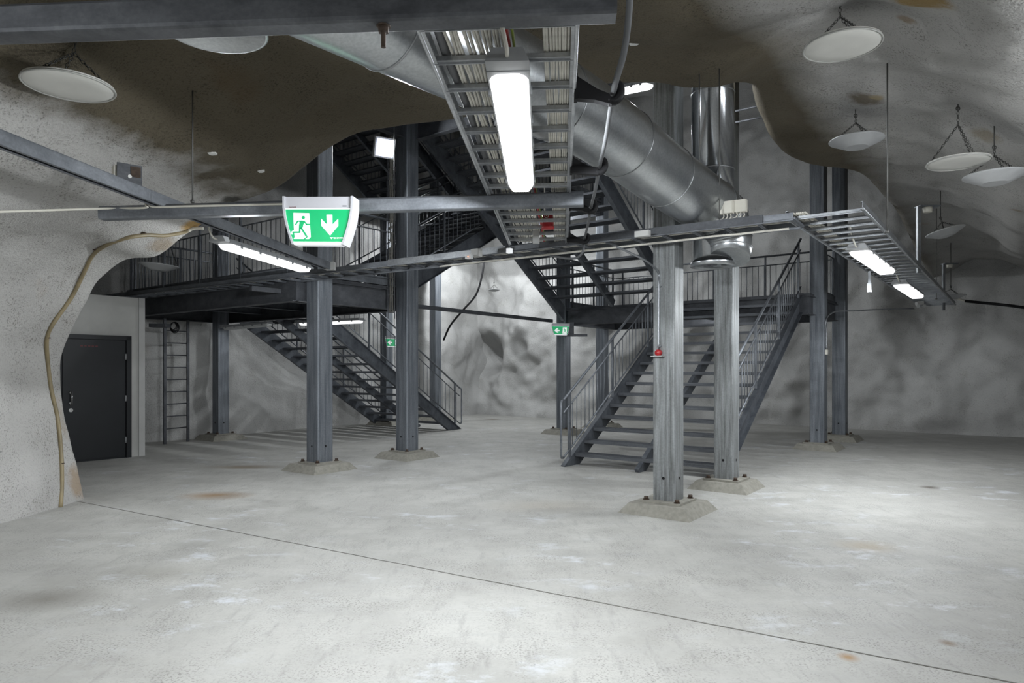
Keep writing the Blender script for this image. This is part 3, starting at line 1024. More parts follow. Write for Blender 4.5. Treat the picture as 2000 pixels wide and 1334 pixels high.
# ------------------------------------------------------------------ channel beams and strut rail
def channel(name, label, p0, p1, hh, wd, mat, cat='beam'):
    p0, p1 = V(p0), V(p1)
    d = (p1 - p0).normalized()
    sd = d.cross(UP).normalized()
    root = MB()
    L = (p1 - p0).length
    r = .016
    sec = [(-wd / 2 + r, -hh / 2), (wd / 2 - r, -hh / 2), (wd / 2 - r * .3, -hh / 2 + r * .3), (wd / 2, -hh / 2 + r), (wd / 2, hh / 2 - r), (wd / 2 - r, hh / 2), (-wd / 2 + r, hh / 2), (-wd / 2, hh / 2 - r), (-wd / 2, -hh / 2 + r), (-wd / 2 + r * .3, -hh / 2 + r * .3)]
    root.prism([p0 + sd * a + UP * b for a, b in sec], p1 - p0)
    return tag(root.build(name, mat), label, cat, None, 'thing')
B2 = channel('steel_beam', 'galvanised beam carrying the large exit sign, below the overhead tray', (-3.32, 5.53, 2.755), (.53, 5.06, 2.755), .105, .10, 'beam')
B1 = channel('steel_beam', 'big grey beam across the top edge, nearest the viewer', (-3.6, 2.60, 2.75), (.355, 2.33, 2.75), .11, .10, 'beam_top')
mb = MB()
a, b = V((-3.10, 3.2, 2.84)), V((-2.34, 8.75, 2.80))
d_ = (b - a).normalized(); s_ = d_.cross(UP).normalized()
mb.bar(a + UP * .048, b + UP * .048, .088, .004)
for k in (-1, 1):
    mb.bar(a + s_ * (k * .0415) + UP * .006, b + s_ * (k * .0415) + UP * .006, .005, .085)
    mb.bar(a + s_ * (k * .03) - UP * .036, b + s_ * (k * .03) - UP * .036, .026, .006)
tag(mb.build('strut_rail', 'beam'), 'galvanised slotted strut rail on the left, resting over the sign beam', 'strut rail')
# carrying clamp joining lamp and rail
mb = MB()
c, e = at(640, 527, 8.7), at(655, 520, 8.9)
mb.box(at(645, 520, 8.72), (.12, .1, .1)); tag(mb.build('junction_box', 'greyplastic'), 'small grey box where the left strut rail meets the crossing tray', 'junction box')
# threaded rod through the top beam
root = thing('threaded_rod', (-.45, 2.38, 2.58), 'rusty threaded rod with nut poking below the top beam', 'threaded rod')
mb = MB(); mb.tube([(-.448, 2.38, 2.62), (-.448, 2.38, 2.80)], .0085); mb.build('rod', 'rust', root)
mb = MB(); mb.tube([(-.448, 2.38, 2.672), (-.448, 2.38, 2.694)], .019, 6); mb.tube([(-.448, 2.38, 2.692), (-.448, 2.38, 2.699)], .025, 12); mb.build('nut', 'rust', root)

# bar that runs along the middle column line with black cable hooks
PA, PB = at(400, 558, 9.3), at(1090, 630, 15.5)
PA = V((PA.x, PA.y, 2.64)); 
bar_pts = [ST(8.18, 5.9, 2.63), ST(8.12, 13.25, 2.60)]
bar_pts = [at(490, 563, 9.9), at(1078, 627, 15.5)]
mb = MB(); mb.bar(bar_pts[0], bar_pts[1], .06, .07)
tag(mb.build('strut_rail', 'beam_dark'), 'dark thin strut rail sloping from the dark columns to the small exit sign', 'strut rail')
for k, (u, v) in enumerate(((579, 573), (703, 586), (778, 595))):
    f = (u - 490) / (1078 - 490)
    # perspective-correct position along the bar
    za, zb = bar_pts[0].y, bar_pts[1].y
    dd = 1 / ((1 - f) / za + f / zb)
    p = at(u, v, dd - .06)
    mb = MB()
    pts = cr([p + V((-.10, 0, .02)), p + V((-.02, -.03, -.03)), p + V((.07, -.05, -.035)), p + V((.105, -.05, .01)), p + V((.08, -.04, .05))], 5)
    mb.tube(pts, .02, 8, rads=[.034 - .016 * i / (len(pts) - 1) for i in range(len(pts))])
    tag(mb.build('cable_hook', 'black'), ['black cable hook on dark strut rail, at the column behind the exit sign', 'black cable hook on dark strut rail, between the two dark columns', 'black cable hook on dark strut rail, at the cable run column'][k], 'cable hook')

# ------------------------------------------------------------------ big J hooks with hanging cable at the overhead tray
HK = [(1122, 172, 1200, 178), (1114, 322, 1173, 322), (1112, 396, 1156, 402), (1107, 462, 1143, 464)]
hook_tips = []
names = ['nearest black cable hook arm on the right side of the overhead tray', 'second black cable hook arm on the overhead tray, before the duct',
         'third black cable hook arm, at the end of the sign beam', 'rearmost black cable hook arm of the overhead tray']
for k, (u0, v0, u1, v1) in enumerate(HK):
    d = 1.31 * F / (HZ - v0)
    a = at(u0, v0, d)
    b = at(u1, v1, d)
    w_ = b.x - a.x
    mb = MB()
    prof = []
    # tapered bracket plate ending in an upturned hook
    mb.prism([a + V((0, -.02, .055)), a + V((w_ * .55, -.02, -.01)), b + V((-.02, -.02, -.022)), b + V((-.015, -.02, -.068)), a + V((w_ * .5, -.02, -.062)), a + V((0, -.02, -.055))], (0, .04, 0))
    pts = cr([b + V((-.03, 0, -.047)), b + V((.005, 0, -.044)), b + V((.026, 0, -.018)), b + V((.026, 0, .018)), b + V((.012, 0, .034))], 6)
    mb.tube(pts, .021, 12)
    mb.box(a + V((.006, 0, .0)), (.014, .05, .12))
    tag(mb.build('cable_hook', 'black'), names[k], 'cable hook')
    hook_tips.append(b + V((-.006, -.01, -.005)))
tp = at(1232, -60, 2.75)
pts = [tp, at(1228, 30, 2.85), at(1218, 105, 2.98), hook_tips[0]]
m1 = hook_tips[0].lerp(hook_tips[1], .5) - UP * .03
m2 = hook_tips[1].lerp(hook_tips[2], .5) - UP * .02
m3 = hook_tips[2].lerp(hook_tips[3], .5) - UP * .02
pts += [m1, hook_tips[1], m2, hook_tips[2], m3, hook_tips[3], at(1138, 492, 6.75), at(1120, 505, 6.9), at(1075, 500, 7.2)]
cp_ = cr(pts, 8); mb = MB(); mb.tube(cp_, .014, 8, rads=[.0145 if i < 26 else .0115 for i in range(len(cp_))])
tag(mb.build('hanging_cable', 'grey_cable'), 'grey flexible cable hanging from hook to hook beside the overhead tray', 'cable')

# ------------------------------------------------------------------ ventilation ducts
def duct():
    pts = cr([V((-2.6, 1.2, 3.30)), V((-.78, 3.25, 3.28)), V((.5, 4.95, 3.34)), V((1.35, 6.02, 3.20)), V((2.0, 6.76, 3.07))], 10)
    R = .272
    root = thing('ventilation_duct', pts[20], 'large round sheet metal duct slanting above the overhead tray', 'ventilation duct')
    mb = MB(); mb.tube(pts, R, 48); body = mb.build('duct_pipe', 'duct', root)
    L = 0
    nxt = .25
    for a, b in zip(pts, pts[1:]):
        L += (b - a).length
        if L > nxt:
            nxt += .85
            mb = MB(); mb.ring(b, b - a, R + .001, .006, 48, 6)
            mb.build('seam_ring', 'seam', body)
    e = pts[-1]
    d = (pts[-1] - pts[-2]).normalized()
    nn = (-UP + d * d.z).normalized()
    Rb, el, er = .285, [], []
    for k in range(7):
        th = math.radians(118 * k / 6)
        el.append(e + (d * math.sin(th) + nn * (1 - math.cos(th))) * Rb + V((.012, 0, 0)) * k)
        er.append(R * (1 - .045 * k))
    mb = MB(); mb.tube(el, R, 48, rads=er)
    eb = mb.build('elbow', 'duct', root)
    for k in range(1, 6):
        mb = MB(); mb.ring(el[k], el[k + 1] - el[k - 1], er[k] + .001, .006, 48, 6)
        mb.build('seam_ring', 'seam', eb)
    # vertical riser with capped end
    c = V((2.09, 7.10, 0))
    r2 = .215
    root2 = thing('ventilation_duct', c + UP * 2.55, 'vertical round duct dropping beside the nearest columns to a capped end', 'ventilation duct')
    mb = MB(); mb.tube([c + UP * 2.57, c + UP * 8.6], r2, 48); bb = mb.build('duct_pipe', 'duct_shiny', root2)
    for z in (3.55, 4.35, 5.2):
        mb = MB(); mb.ring(c + UP * z, UP, r2 + .002, .006, 48, 6); mb.build('seam_ring', 'seam', bb)
    mb = MB()
    mb.lathe([(r2 + .012, 2.60), (r2 + .014, 2.562), (r2 - .03, 2.556), (r2 - .04, 2.57), (0, 2.575)], Matrix.Translation(c), 48)
    cap = mb.build('end_cap', 'duct', root2)
    mb = MB()
    for k in range(-1, 2):
        mb.box(c + V((k * .1, -.05, 2.568)), (.06, .012, .006))
    mb.build('cap_slot', 'zinc', cap)
    # near outlet at the top of the picture
    c = V((-1.47, 3.36, 0))
    r3 = .248
    root3 = thing('ventilation_duct', c + UP * 3.17, 'round duct outlet peeping below the top beam at upper left', 'ventilation duct')
    mb = MB(); mb.tube([c + UP * 3.18, c + UP * 3.85], r3, 48); mb.build('duct_pipe', 'duct', root3)
    mb = MB()
    mb.lathe([(r3 + .004, 3.21), (r3 + .008, 3.168), (r3 - .006, 3.164), (r3 - .012, 3.172), (0, 3.175)], Matrix.Translation(c), 48)
    mb.build('end_cap', 'duct', root3)
duct()

# ------------------------------------------------------------------ exit signs
def stroke(pts, w):
    """thick polyline in 2-D -> list of quads"""
    q = []
    for (a, b) in zip(pts, pts[1:]):
        a, b = V((*a, 0)), V((*b, 0))
        d = (b - a).normalized()
        n = V((-d.y, d.x, 0)) * (w / 2)
        a2, b2 = a - d * (w * .3), b + d * (w * .3)
        q.append([a2 + n, b2 + n, b2 - n, a2 - n])
    return q

def exit_sign(center, ax, k, label, flip=False, arrow='down', logo=True, grouped=None):
    """picture units of the close-up: origin at (1000, 690), k metres per unit"""
    ax = V(ax).normalized()
    nrm = UP.cross(ax).normalized()        # points to the viewer when ax runs right
    nrm = V((ax.y, -ax.x, 0))
    center = V(center)
    root = thing('exit_sign', center, label, 'exit sign')
    def P(x, y, off=0.0, skew=True):
        if skew: y = y + (x - 1000) * .027
        return center + ax * ((x - 1000) * k) + UP * ((690 - y) * k) + nrm * off
    D = 330 * k
    left = [(300, 225), (303, 450), (325, 600), (365, 780), (420, 960), (490, 1150)]
    right = [(1600 + (1700 - 300 - 1300) + (300 - x), y) for x, y in left]
    right = [(2000 - x, y) for x, y in left]
    mb = MB()                              # grey head with rounded back
    mb.prism([P(310, 232, 0), P(1690, 232, 0), P(1690, 462, 0), P(310, 462, 0)], -nrm * D)
    mb.build('housing', 'signgrey', root)
    for nm, line in (('side_cap', left), ('side_cap', right)):
        mb = MB()
        inn = [(x + (42 if x < 1000 else -42), y) for x, y in line]
        poly = line + inn[::-1]
        mb.prism([P(x, y, .012) for x, y in poly], -nrm * (D + .012))
        mb.build(nm, 'signgrey', root)
    mb = MB()
    body = [(345, 462)] + [(x + 36, y) for x, y in left[1:-1]] + [(520, 1100)]
    body = [(340, 462), (365, 600), (402, 780), (455, 960), (505, 1092)]
    rb = [(2000 - x, y) for x, y in body]
    mb.prism([P(x, y, 0) for x, y in body + rb[::-1]], -nrm * (D * .55))
    pan = mb.build('panel', 'signgreen', root)
    mb = MB()                              # white lower light strip and thin upper strip
    mb.prism([P(x, y, .004) for x, y in ((505, 1092), (1495, 1092), (1480, 1150), (520, 1150))], -nrm * (D * .6))
    mb.prism([P(x, y, .003) for x, y in ((338, 456), (1662, 456), (1662, 474), (338, 474))], -nrm * .004)
    mb.build('light_strip', 'signwhite', root)
    f = (lambda x: 2000 - x) if flip else (lambda x: x)
    sh = 0
    mb = MB()
    def flat(b, poly, off):
        pp = [P(f(p[0]) + sh, p[1] - (f(p[0]) - 1000) * 0.0, off) for p in poly]
        b.prism(pp, nrm * .0012)
    flat(mb, [(508, 540), (828, 548), (842, 775), (857, 1005), (822, 1042), (512, 1040), (537, 1008), (522, 900)], .0005)
    for q in stroke([(476, 945), (490, 905), (520, 890), (600, 890)], 30): flat(mb, q, .0005)
    if arrow == 'down':
        flat(mb, [(1172, 575), (1285, 575), (1288, 765), (1402, 655), (1405, 785), (1242, 975), (1068, 785), (1066, 655), (1178, 762)], .0005)
    else:
        cx, cy = 1290, 790
        base = [(-57, -200), (57, -200), (57, -10), (172, -125), (172, 5), (0, 200), (-172, 5), (-172, -125), (-57, -10)]
        flat(mb, [(cx - y if False else cx + y, cy + x) for x, y in base], .0005)
    mb.build('pictogram', 'signwhite', pan)
    mb = MB()
    cx, cy = 712, 632
    flat(mb, [(cx + 34 * math.cos(a * math.pi / 8), cy + 34 * math.sin(a * math.pi / 8)) for a in range(16)], .0018)
    flat(mb, [(640, 690), (725, 690), (738, 715), (712, 770), (700, 820), (660, 855), (622, 850), (622, 800)], .0018)
    for pl, wd_ in (([(556, 770), (598, 702), (690, 700)], 27), ([(725, 702), (775, 762), (846, 764)], 27),
                    ([(672, 835), (772, 985)], 36), ([(638, 830), (636, 914), (500, 916)], 32), ([(735, 1040), (792, 1000)], 20)):
        for q in stroke(pl, wd_): flat(mb, q, .0018)
    mb.build('running_figure', 'signgreen', pan)
    if logo:
        mb = MB()
        flat(mb, [(1240, 1008), (1300, 1008), (1270, 1044)], .0006)
        mb.build('logo', 'signwhite', pan)
        for txt, x, y, size, mt, par in (('TEKNOWARE', 1305, 1038, 33, 'signwhite', pan), ('TEKNOWARE', 420, 446, 24, 'red_dark', None)):
            cu = bpy.data.curves.new('lettering', 'FONT')
            cu.body = txt
            cu.size = size * k * 1.35
            cu.space_character = .82
            tmp = bpy.data.objects.new('lettering_source', cu)
            COL.objects.link(tmp)
            dg = bpy.context.evaluated_depsgraph_get()
            me = bpy.data.meshes.new_from_object(tmp.evaluated_get(dg))
            bpy.data.objects.remove(tmp)
            o_ = P(x, y, .0016)
            b2 = MB()
            b2.add([o_ + ax * (vv.co.x * .82) + UP * vv.co.y for vv in me.vertices], [tuple(p.vertices) for p in me.polygons])
            b2.build('lettering', mt, par or root)
        mb = MB(); mb.prism([P(x, y, .0006) for x, y in ((1488, 400), (1570, 400), (1570, 424), (1488, 424))], nrm * .001)
        mb.build('status_window', 'clip', root)
    return root
ax2 = V((3.85, -.47, 0)).normalized()
exit_sign(at(621, 431, 5.0), ax2, 5.0 / F / 9.53 * .975, 'large green exit sign with running figure and down arrow, hung on the beam')
exit_sign(at(1095, 643, 15.2), V((1, -.12, 0)), 15.2 / F / 40.0 * 1.0, 'small green exit sign with left arrow, far away at the column', flip=True, arrow='left', logo=False)
exit_sign(at(768, 667, 16.5), V((1, .05, 0)), 16.5 / F / 44.0, 'tiny exit sign half hidden behind the cable run column', flip=True, arrow='left', logo=False)

# flood lamp high at the cable-run column
def flood(c, nr, label, energy):
    nr = V(nr).normalized()
    ax = V((-nr.y, nr.x, 0)).normalized()
    upv = nr.cross(ax)
    root = thing('floodlight', c, label, 'lamp')
    mb = MB(); mb.box(c - nr * .05, (.34, .08, .32), ax, nr, upv); mb.build('housing', 'greyplastic', root)
    mb = MB(); mb.box(c - nr * .003, (.29, .02, .27), ax, nr, upv); mb.build('glass', 'flood_glow', root)
    ld = bpy.data.lights.new('flood_light', 'AREA'); ld.energy = energy; ld.size = .26; ld.color = LAMP_COL
    o = bpy.data.objects.new('flood_light', ld); COL.objects.link(o)
    o.location = c + nr * .02
    o.rotation_euler = nr.to_track_quat('-Z', 'Y').to_euler()
    o.parent = root; o.matrix_parent_inverse = Matrix.Translation(-c)
flood(at(752, 289, 11.0), (.5, -.86, -.35), 'lit square floodlight high beside the cable run column', 60)
flood(at(1372, 352, 15.4), (.35, .9, .15), 'added hidden floodlight behind the round ducts, facing the back rock', 34)  # added behind the duct to brighten the upper back rock

# ------------------------------------------------------------------ hanging drip dishes
def chainmesh(mb, a, b, link=.034):
    a, b = V(a), V(b)
    n = max(2, int((b - a).length / (link * .78)))
    d = (b - a).normalized()
    s1 = d.orthogonal().normalized(); s2 = d.cross(s1)
    for k in range(n):
        c = a.lerp(b, (k + .5) / n)
        mb.ring(c, s1 if k % 2 else s2, link * .27, .0032, 8, 4, sx=2.0, long=d)

def dish(u, v, d, R, tilt, yaw, kind, label, topv=None, topu=None, mat='dish'):
    c = at(u, v, d)
    root = thing('drip_dish', c, label, 'drip dish')
    Mx = Matrix.Translation(c) @ Matrix.Rotation(math.radians(yaw), 4, 'Z') @ Matrix.Rotation(math.radians(tilt), 4, 'Y')
    mb = MB()
    if kind == 'flat':
        prof = [(0, -.006), (R * .6, -.008), (R * .93, -.004), (R * .985, .003), (R, .010), (R * .985, .018), (R * .9, .014), (0, .010)]
    else:
        h = R * .30
        prof = [(0, -h), (R * .42, -h), (R * .44, -h * .98), (R * .97, -.01), (R, -.004), (R, .008), (R * .97, .008), (R * .42, -h + .012), (0, -h + .012)]
    mb.lathe(prof, Mx, 48, smooth=(kind == 'flat'))
    bowl = mb.build('bowl', mat, root)
    mb = MB(); mb.ring(c, Mx.to_3x3() @ UP, R - .002, .007, 48, 6)
    mb.build('rim', 'dish_rim' if kind == 'flat' else mat, bowl)
    if topv is not None:
        top = at(topu or u, topv, d)
        knot = top.lerp(c, .42) if kind != 'long' else top
        zr = roof_above(top)
        mb = MB(); mb.tube([V((top.x, top.y, max(zr + .05, top.z + .02))), top], .006, 6)
        mb.ring(top, V((0, 1, 0)), .018, .005, 12, 5)
        mb.build('ceiling_hook', 'chain', root)
        kk = top.lerp(c, .30)
        mb = MB(); chainmesh(mb, top, kk); mb.build('chain', 'chain', root)
        for a in (25, 145, 265):
            e = Mx @ V((R * .93 * math.cos(math.radians(a)), R * .93 * math.sin(math.radians(a)), .012))
            mb = MB(); chainmesh(mb, kk, e); mb.build('chain', 'chain', root)
    return root

dish(1645, 90, 5.0, .265, 0, 0, 'flat', 'large pale drip dish hanging on chains at upper right', 8, 1640)
dish(135, 169, 4.45, .265, 0, 0, 'flat', 'pale flat drip dish at upper left above the strut rail', 76, 148)
dish(1673, 274, 7.2, .265, 0, 0, 'cone', 'conical drip dish beside the hanging rock edge', 226, 1671, 'dish_grey')
dish(1872, 318, 6.45, .265, 0, 0, 'flat', 'flat pale drip dish at right, on three long wires', 212, 1871)
dish(1943, 343, 6.6, .265, 0, 0, 'cone', 'conical drip dish at right edge, overlapping the flat one', 288, 1942, 'dish_grey')
dish(1846, 452, 10.4, .265, -14, -32, 'cone', 'tilted grey drip dish hanging beyond the right cable tray', 426, 1837, 'dish_grey')
dish(1858, 577, 14.0, .26, 0, 0, 'cone', 'small distant drip dish near the black cable at right', 560, 1857, 'dish_grey')
dish(310, 518, 11.2, .30, 5, 0, 'cone', 'grey drip dish hanging before the left landing railing', 380, 312, 'dish_grey')
dish(965, 566, 20.0, .17, 0, 0, 'cone', 'tiny drip dish hanging before the bulging back rock', 552, 965, 'dish_grey')

# ------------------------------------------------------------------ threaded rods hanging from the rock
def rod(u, v0, v1, d, label, r=.006, mat='rod'):
    a, b = at(u, v0, d), at(u, v1, d)
    z = roof_above(a)
    if z < 9: a.z = min(max(a.z, z + .05), a.z + 1.2)
    root = thing('hanger_rod', b, label, 'hanger rod')
    mb = MB(); mb.tube([b, a], r, 8); mb.build('rod', mat, root)
    mb = MB(); mb.tube([b + UP * .0, b + UP * .02], r * 2.6, 6); mb.build('nut', mat, root)
rod(376, 95, 396, 5.42, 'thin dark hanger rod holding the left part of the sign beam')
rod(1366, 92, 440, 6.35, 'left of two hanger rods before the vertical duct, holding the crossing tray')
rod(1405, 152, 438, 6.25, 'right of two hanger rods before the vertical duct, holding the crossing tray')
rod(1733, 218, 455, 5.95, 'hanger rod at the near right rail of the right tray', .007)
rod(1829, 470, 585, 11.9, 'thin hanger rod below the tilted grey drip dish')
rod(770, 235, 640, 10.9, 'thin rod in front of the cable run column', .005)
for k, (u, v0, v1, d, lab) in enumerate(((1794, 403, 534, 8.9, 'strut post with ceiling plate on the right tray, nearer one'), (1843, 515, 606, 13.6, 'strut post with ceiling plate on the right tray, farther one'))):
    root = thing('strut_post', at(u, v1, d), lab, 'strut post')
    a, b = at(u, v1, d), at(u, v0, d)
    mb = MB(); mb.bar(a, b, .042, .042, V((0, 1, 0))); mb.build('post', 'zinc', root)
    c = b + V((.13, .02, .0))
    mb = MB(); mb.box(c, (.27, .14, .014)); mb.build('ceiling_plate', 'beam', root)
    mb = MB(); mb.tube([c + UP * -.01, c - UP * .075], .06, 16, rads=[.062, .05]); mb.build('anchor_cap', 'cream', root)

# ------------------------------------------------------------------ boxes and small devices
def boxthing(name, u, v, d, size, mat, label, cat, ax=E1, lid=True):
    c = at(u, v, d)
    ay = UP.cross(ax)
    if lid:
        root = thing(name, c, label, cat)
        mb = MB(); mb.box(c, size, ax, ay); mb.build('box', mat, root)
        mb = MB(); mb.box(c - ay * (size[1] / 2 + .004) if ay.y > 0 else c + ay * (size[1] / 2 + .004), (size[0] * .94, .008, size[2] * .94), ax, ay); mb.build('lid', mat, root)
        return root
    mb = MB(); mb.box(c, size, ax, ay)
    return tag(mb.build(name, mat), label, cat)
for k, (u, lab) in enumerate(((1420, 'left of two cream junction boxes on the crossing tray before the duct'), (1446, 'right of two cream junction boxes on the crossing tray before the duct'))):
    r = boxthing('junction_box', u, 406 - k * 3, 6.35, (.115, .06, .115), 'cream', lab, 'junction box', -T2d)
    c = at(u, 417, 6.35)
    for j in (-1, 0, 1):
        mb = MB()
        q = at(u + j * 7, 418 - k * 3, 6.33)
        mb.tube(cr([q, q + V((0, -.01, -.03)), q + V((-.02, 0, -.05)), q + V((-.06, .02, -.055))], 4), .006, 6)
        mb.build('cable_tail', 'white_cable', r)
r = boxthing('emergency_unit', 931, 494, 7.45, (.10, .07, .085), 'greyplastic', 'grey emergency unit with orange light on the crossing tray', 'emergency unit', -T2d)
mb = MB(); mb.box(at(916, 502, 7.38), (.07, .05, .045), -T2d, T2n); mb.build('lens', 'dead_glass', r)
mb = MB(); mb.tube([at(914, 501, 7.34), at(914, 501, 7.32)], .006, 8); mb.build('indicator', 'orange', r)
boxthing('junction_box', 1255, 457, 6.35, (.14, .05, .055), 'greyplastic', 'pale box on crossing tray in front of the nearest column', 'junction box', -T2d)
boxthing('junction_box', 995, 490, 7.2, (.05, .05, .05), 'signwhite', 'end piece with painted-in white glow on the wiring strip below the overhead tray', 'end piece', -T2d, False)  # rail end, no lamp: its bright gleam is put in as glow
r = boxthing('detector_box', 1047, 459, 6.6, (.065, .06, .165), 'greyplastic', 'tall grey box hanging under the far end of the overhead tray', 'detector', V((1, 0, 0)))
mb = MB(); mb.box(at(1047, 470, 6.5), (.06, .02, .05)); mb.build('lens', 'dead_glass', r)
# red siren
c = at(1070, 432, 6.1)
root = thing('siren', c, 'dark red siren hanging under the overhead tray beyond the beam', 'siren')
mb = MB(); mb.lathe([(0, .06), (.045, .06), (.053, .05), (.053, -.045), (.058, -.05), (.056, -.07), (0, -.075)], Matrix.Translation(c), 24); mb.build('body', 'red', root)
mb = MB(); mb.ring(c + V((-.015, -.054, .035)), V((0, 1, 0)), .016, .004, 16, 5); mb.build('ring', 'cream', root)
mb = MB(); mb.tube(cr([c + V((-.015, -.058, .035)), c + V((-.03, -.05, .08)), c + V((-.03, -.02, .2)), c + V((-.03, 0, .3))], 5), .005, 6); mb.build('lead', 'white_cable', root)

# conduit with red call point on the nearest column
A0 = V((1.647, 7.19, 0))
fA = lambda e, z: A0 - E2 * .125 + E1 * e + UP * z
col_p = fA(.02, 1.68)
def conduit(name, pts, r, mat, label, n=6):
    mb = MB(); mb.tube(cr(pts, n), r, 10)
    return tag(mb.build(name, mat), label, 'conduit')
q0 = at(1205, 482, 6.6); 
zA = lambda v: EYE + (HZ - v) / F * 7.1
u_at = fA(.045, 0)
conduit('conduit', [q0, at(1235, 496, 6.75), at(1265, 512, 6.9), fA(.05, zA(532)) - E2 * .018, fA(.045, zA(556)) - E2 * .018, fA(.045, zA(620)) - E2 * .018, fA(.045, zA(682)) - E2 * .018], .011, 'zinc',
        'bright conduit bending down the face of the nearest column to the red call point')
cp = fA(.045, zA(689)) - E2 * .02
root = thing('call_point', cp, 'round dark red call point with small shelf on the nearest column', 'call point')
RT = Matrix.Translation(cp) @ (-E2).to_track_quat('Z', 'Y').to_matrix().to_4x4()
mb = MB(); mb.lathe([(.034, -.02), (.034, .02), (.026, .032), (0, .036)], RT, 22); mb.build('button', 'red', root)
mb = MB(); mb.box(cp - UP * .035 - E2 * .02, (.125, .07, .006), E1, E2); mb.build('shelf', 'greyplastic', root)
mb = MB()
for v in (560, 676):
    mb.box(fA(.045, zA(v)) - E2 * .012, (.05, .024, .012), E1, E2)
mb.build('pipe_clip', 'zinc', root)
# conduit from the right tray to the switch box on the right column
E0 = V((5.74, 12.78, 0))
eo = lambda z: E0 - E1 * .145 - E2 * .05 + UP * z
zE = lambda v: EYE + (HZ - v) / F * 12.82
conduit('conduit', [at(1785, 603, 13.4), at(1730, 604, 13.2), at(1665, 607, 12.9), at(1630, 609, 12.85), eo(zE(625)), eo(zE(650)), eo(zE(684))], .012, 'zinc', 'thin conduit arching from right tray end down to the switch box')
mb = MB(); mb.box(eo(zE(688)), (.05, .07, .09), E1, E2); tag(mb.build('switch_box', 'cream'), 'small cream switch box on the right column', 'switch box')
r = boxthing('junction_box', 1698, 562, 9.1, (.05, .05, .12), 'housing', 'slim grey box hanging from the left rail of right tray', 'junction box', E1)
c = at(1698, 562, 9.1)
mb = MB(); mb.bar(c + UP * .06, V((c.x, c.y, 2.80)), .03, .004, E2); mb.build('hanger', 'zinc', r)
# twin spot at tray end
c = at(1796, 597, 13.2)
root = thing('spotlight', c, 'unlit twin emergency spotlight at the end of the right tray', 'lamp')
mb = MB(); mb.box(c + UP * .05, (.13, .08, .06)); mb.build('housing', 'greyplastic', root)
for k in (-1, 1):
    mb = MB(); mb.tube([c + V((k * .05, 0, .01)), c + V((k * .06, -.06, -.015))], .05, 16, rads=[.02, .034]); mb.build('spot_head', 'dead_glass', root)

# conduits on the sign beam
bd = (V((.53, 5.06, 0)) - V((-3.32, 5.53, 0))).normalized()
def onb(u, v):
    x = (u - 1000) / F
    # front face line of the sign beam
    p, d = V((-3.32, 5.53, 0)) + V((-bd.y, bd.x, 0)) * -.062, bd
    k = (p.x - x * p.y) / (x * d.y - d.x)
    q = p + d * k
    return V((q.x, q.y, EYE + (HZ - v) / F * q.y))
conduit('conduit', [at(-70, 416, 4.5), at(0, 413.5, 4.8), at(100, 410.5, 5.2), onb(200, 407.5), onb(281, 406), onb(285, 400) , onb(281, 392) + V((0, .02, .01))], .009, 'cream', 'cream conduit running from left edge onto the sign beam')
conduit('conduit', [onb(286, 394) + V((0, .03, .01)), onb(292, 398), onb(302, 404), onb(380, 402.5), onb(470, 400.5), onb(556, 398.5)], .009, 'cream', 'cream conduit along the sign beam leading to the large exit sign')

# square metal plate with cream block beside the strut rail
c = at(253, 345, 5.2)
root = thing('anchor_plate', c, 'square steel plate with rusty corner on the left wall above strut rail', 'anchor plate')
ax_ = V((.75, .66, 0)).normalized()
mb = MB(); mb.box(c, (.17, .012, .19), ax_, V((-ax_.y, ax_.x, 0))); mb.build('plate', 'beam_top', root)
mb = MB(); mb.box(c + ax_ * .04 + UP * .04 + V((ax_.y, -ax_.x, 0)) * .008, (.07, .003, .08), ax_, V((-ax_.y, ax_.x, 0))); mb.build('rust_patch', 'rust', root)
mb = MB(); mb.box(c - ax_ * .07 + V((-ax_.y, ax_.x, 0)) * .06 + UP * .02, (.06, .09, .11), ax_, V((-ax_.y, ax_.x, 0))); mb.build('block', 'cream', root)
mb = MB(); mb.tube([c + V((ax_.y, -ax_.x, 0)) * .006, c + V((ax_.y, -ax_.x, 0)) * .012], .014, 8); mb.build('bolt_head', 'lime', root)

# hose on the left rock wall
hp = [(118, 992), (121, 940), (119, 880), (112, 815), (100, 760), (93, 705), (92, 660), (105, 630), (140, 580), (165, 530), (180, 500), (205, 480), (245, 465), (285, 459), (320, 460), (352, 455), (368, 450)]
pts = [on_cave(u, v, .02) for u, v in hp]
mb = MB(); mb.tube(cr(pts, 5), .022, 10)
root = tag(mb.build('hose', 'hose'), 'brown hose climbing the left rock wall along its edge', 'hose')
e = pts[-1]
mb = MB(); mb.tube(cr([e, at(376, 447, e.y), at(384, 446, e.y), at(397, 446, e.y)], 5), .017, 10)
mb.build('hose_end', 'cream', root)
for (u, v) in ((93, 660), (120, 905), (187, 488), (280, 455)):
    p = on_cave(u, v, .02)
    mb = MB(); mb.box(p, (.05, .03, .012)); mb.build('hose_clip', 'rust', root)

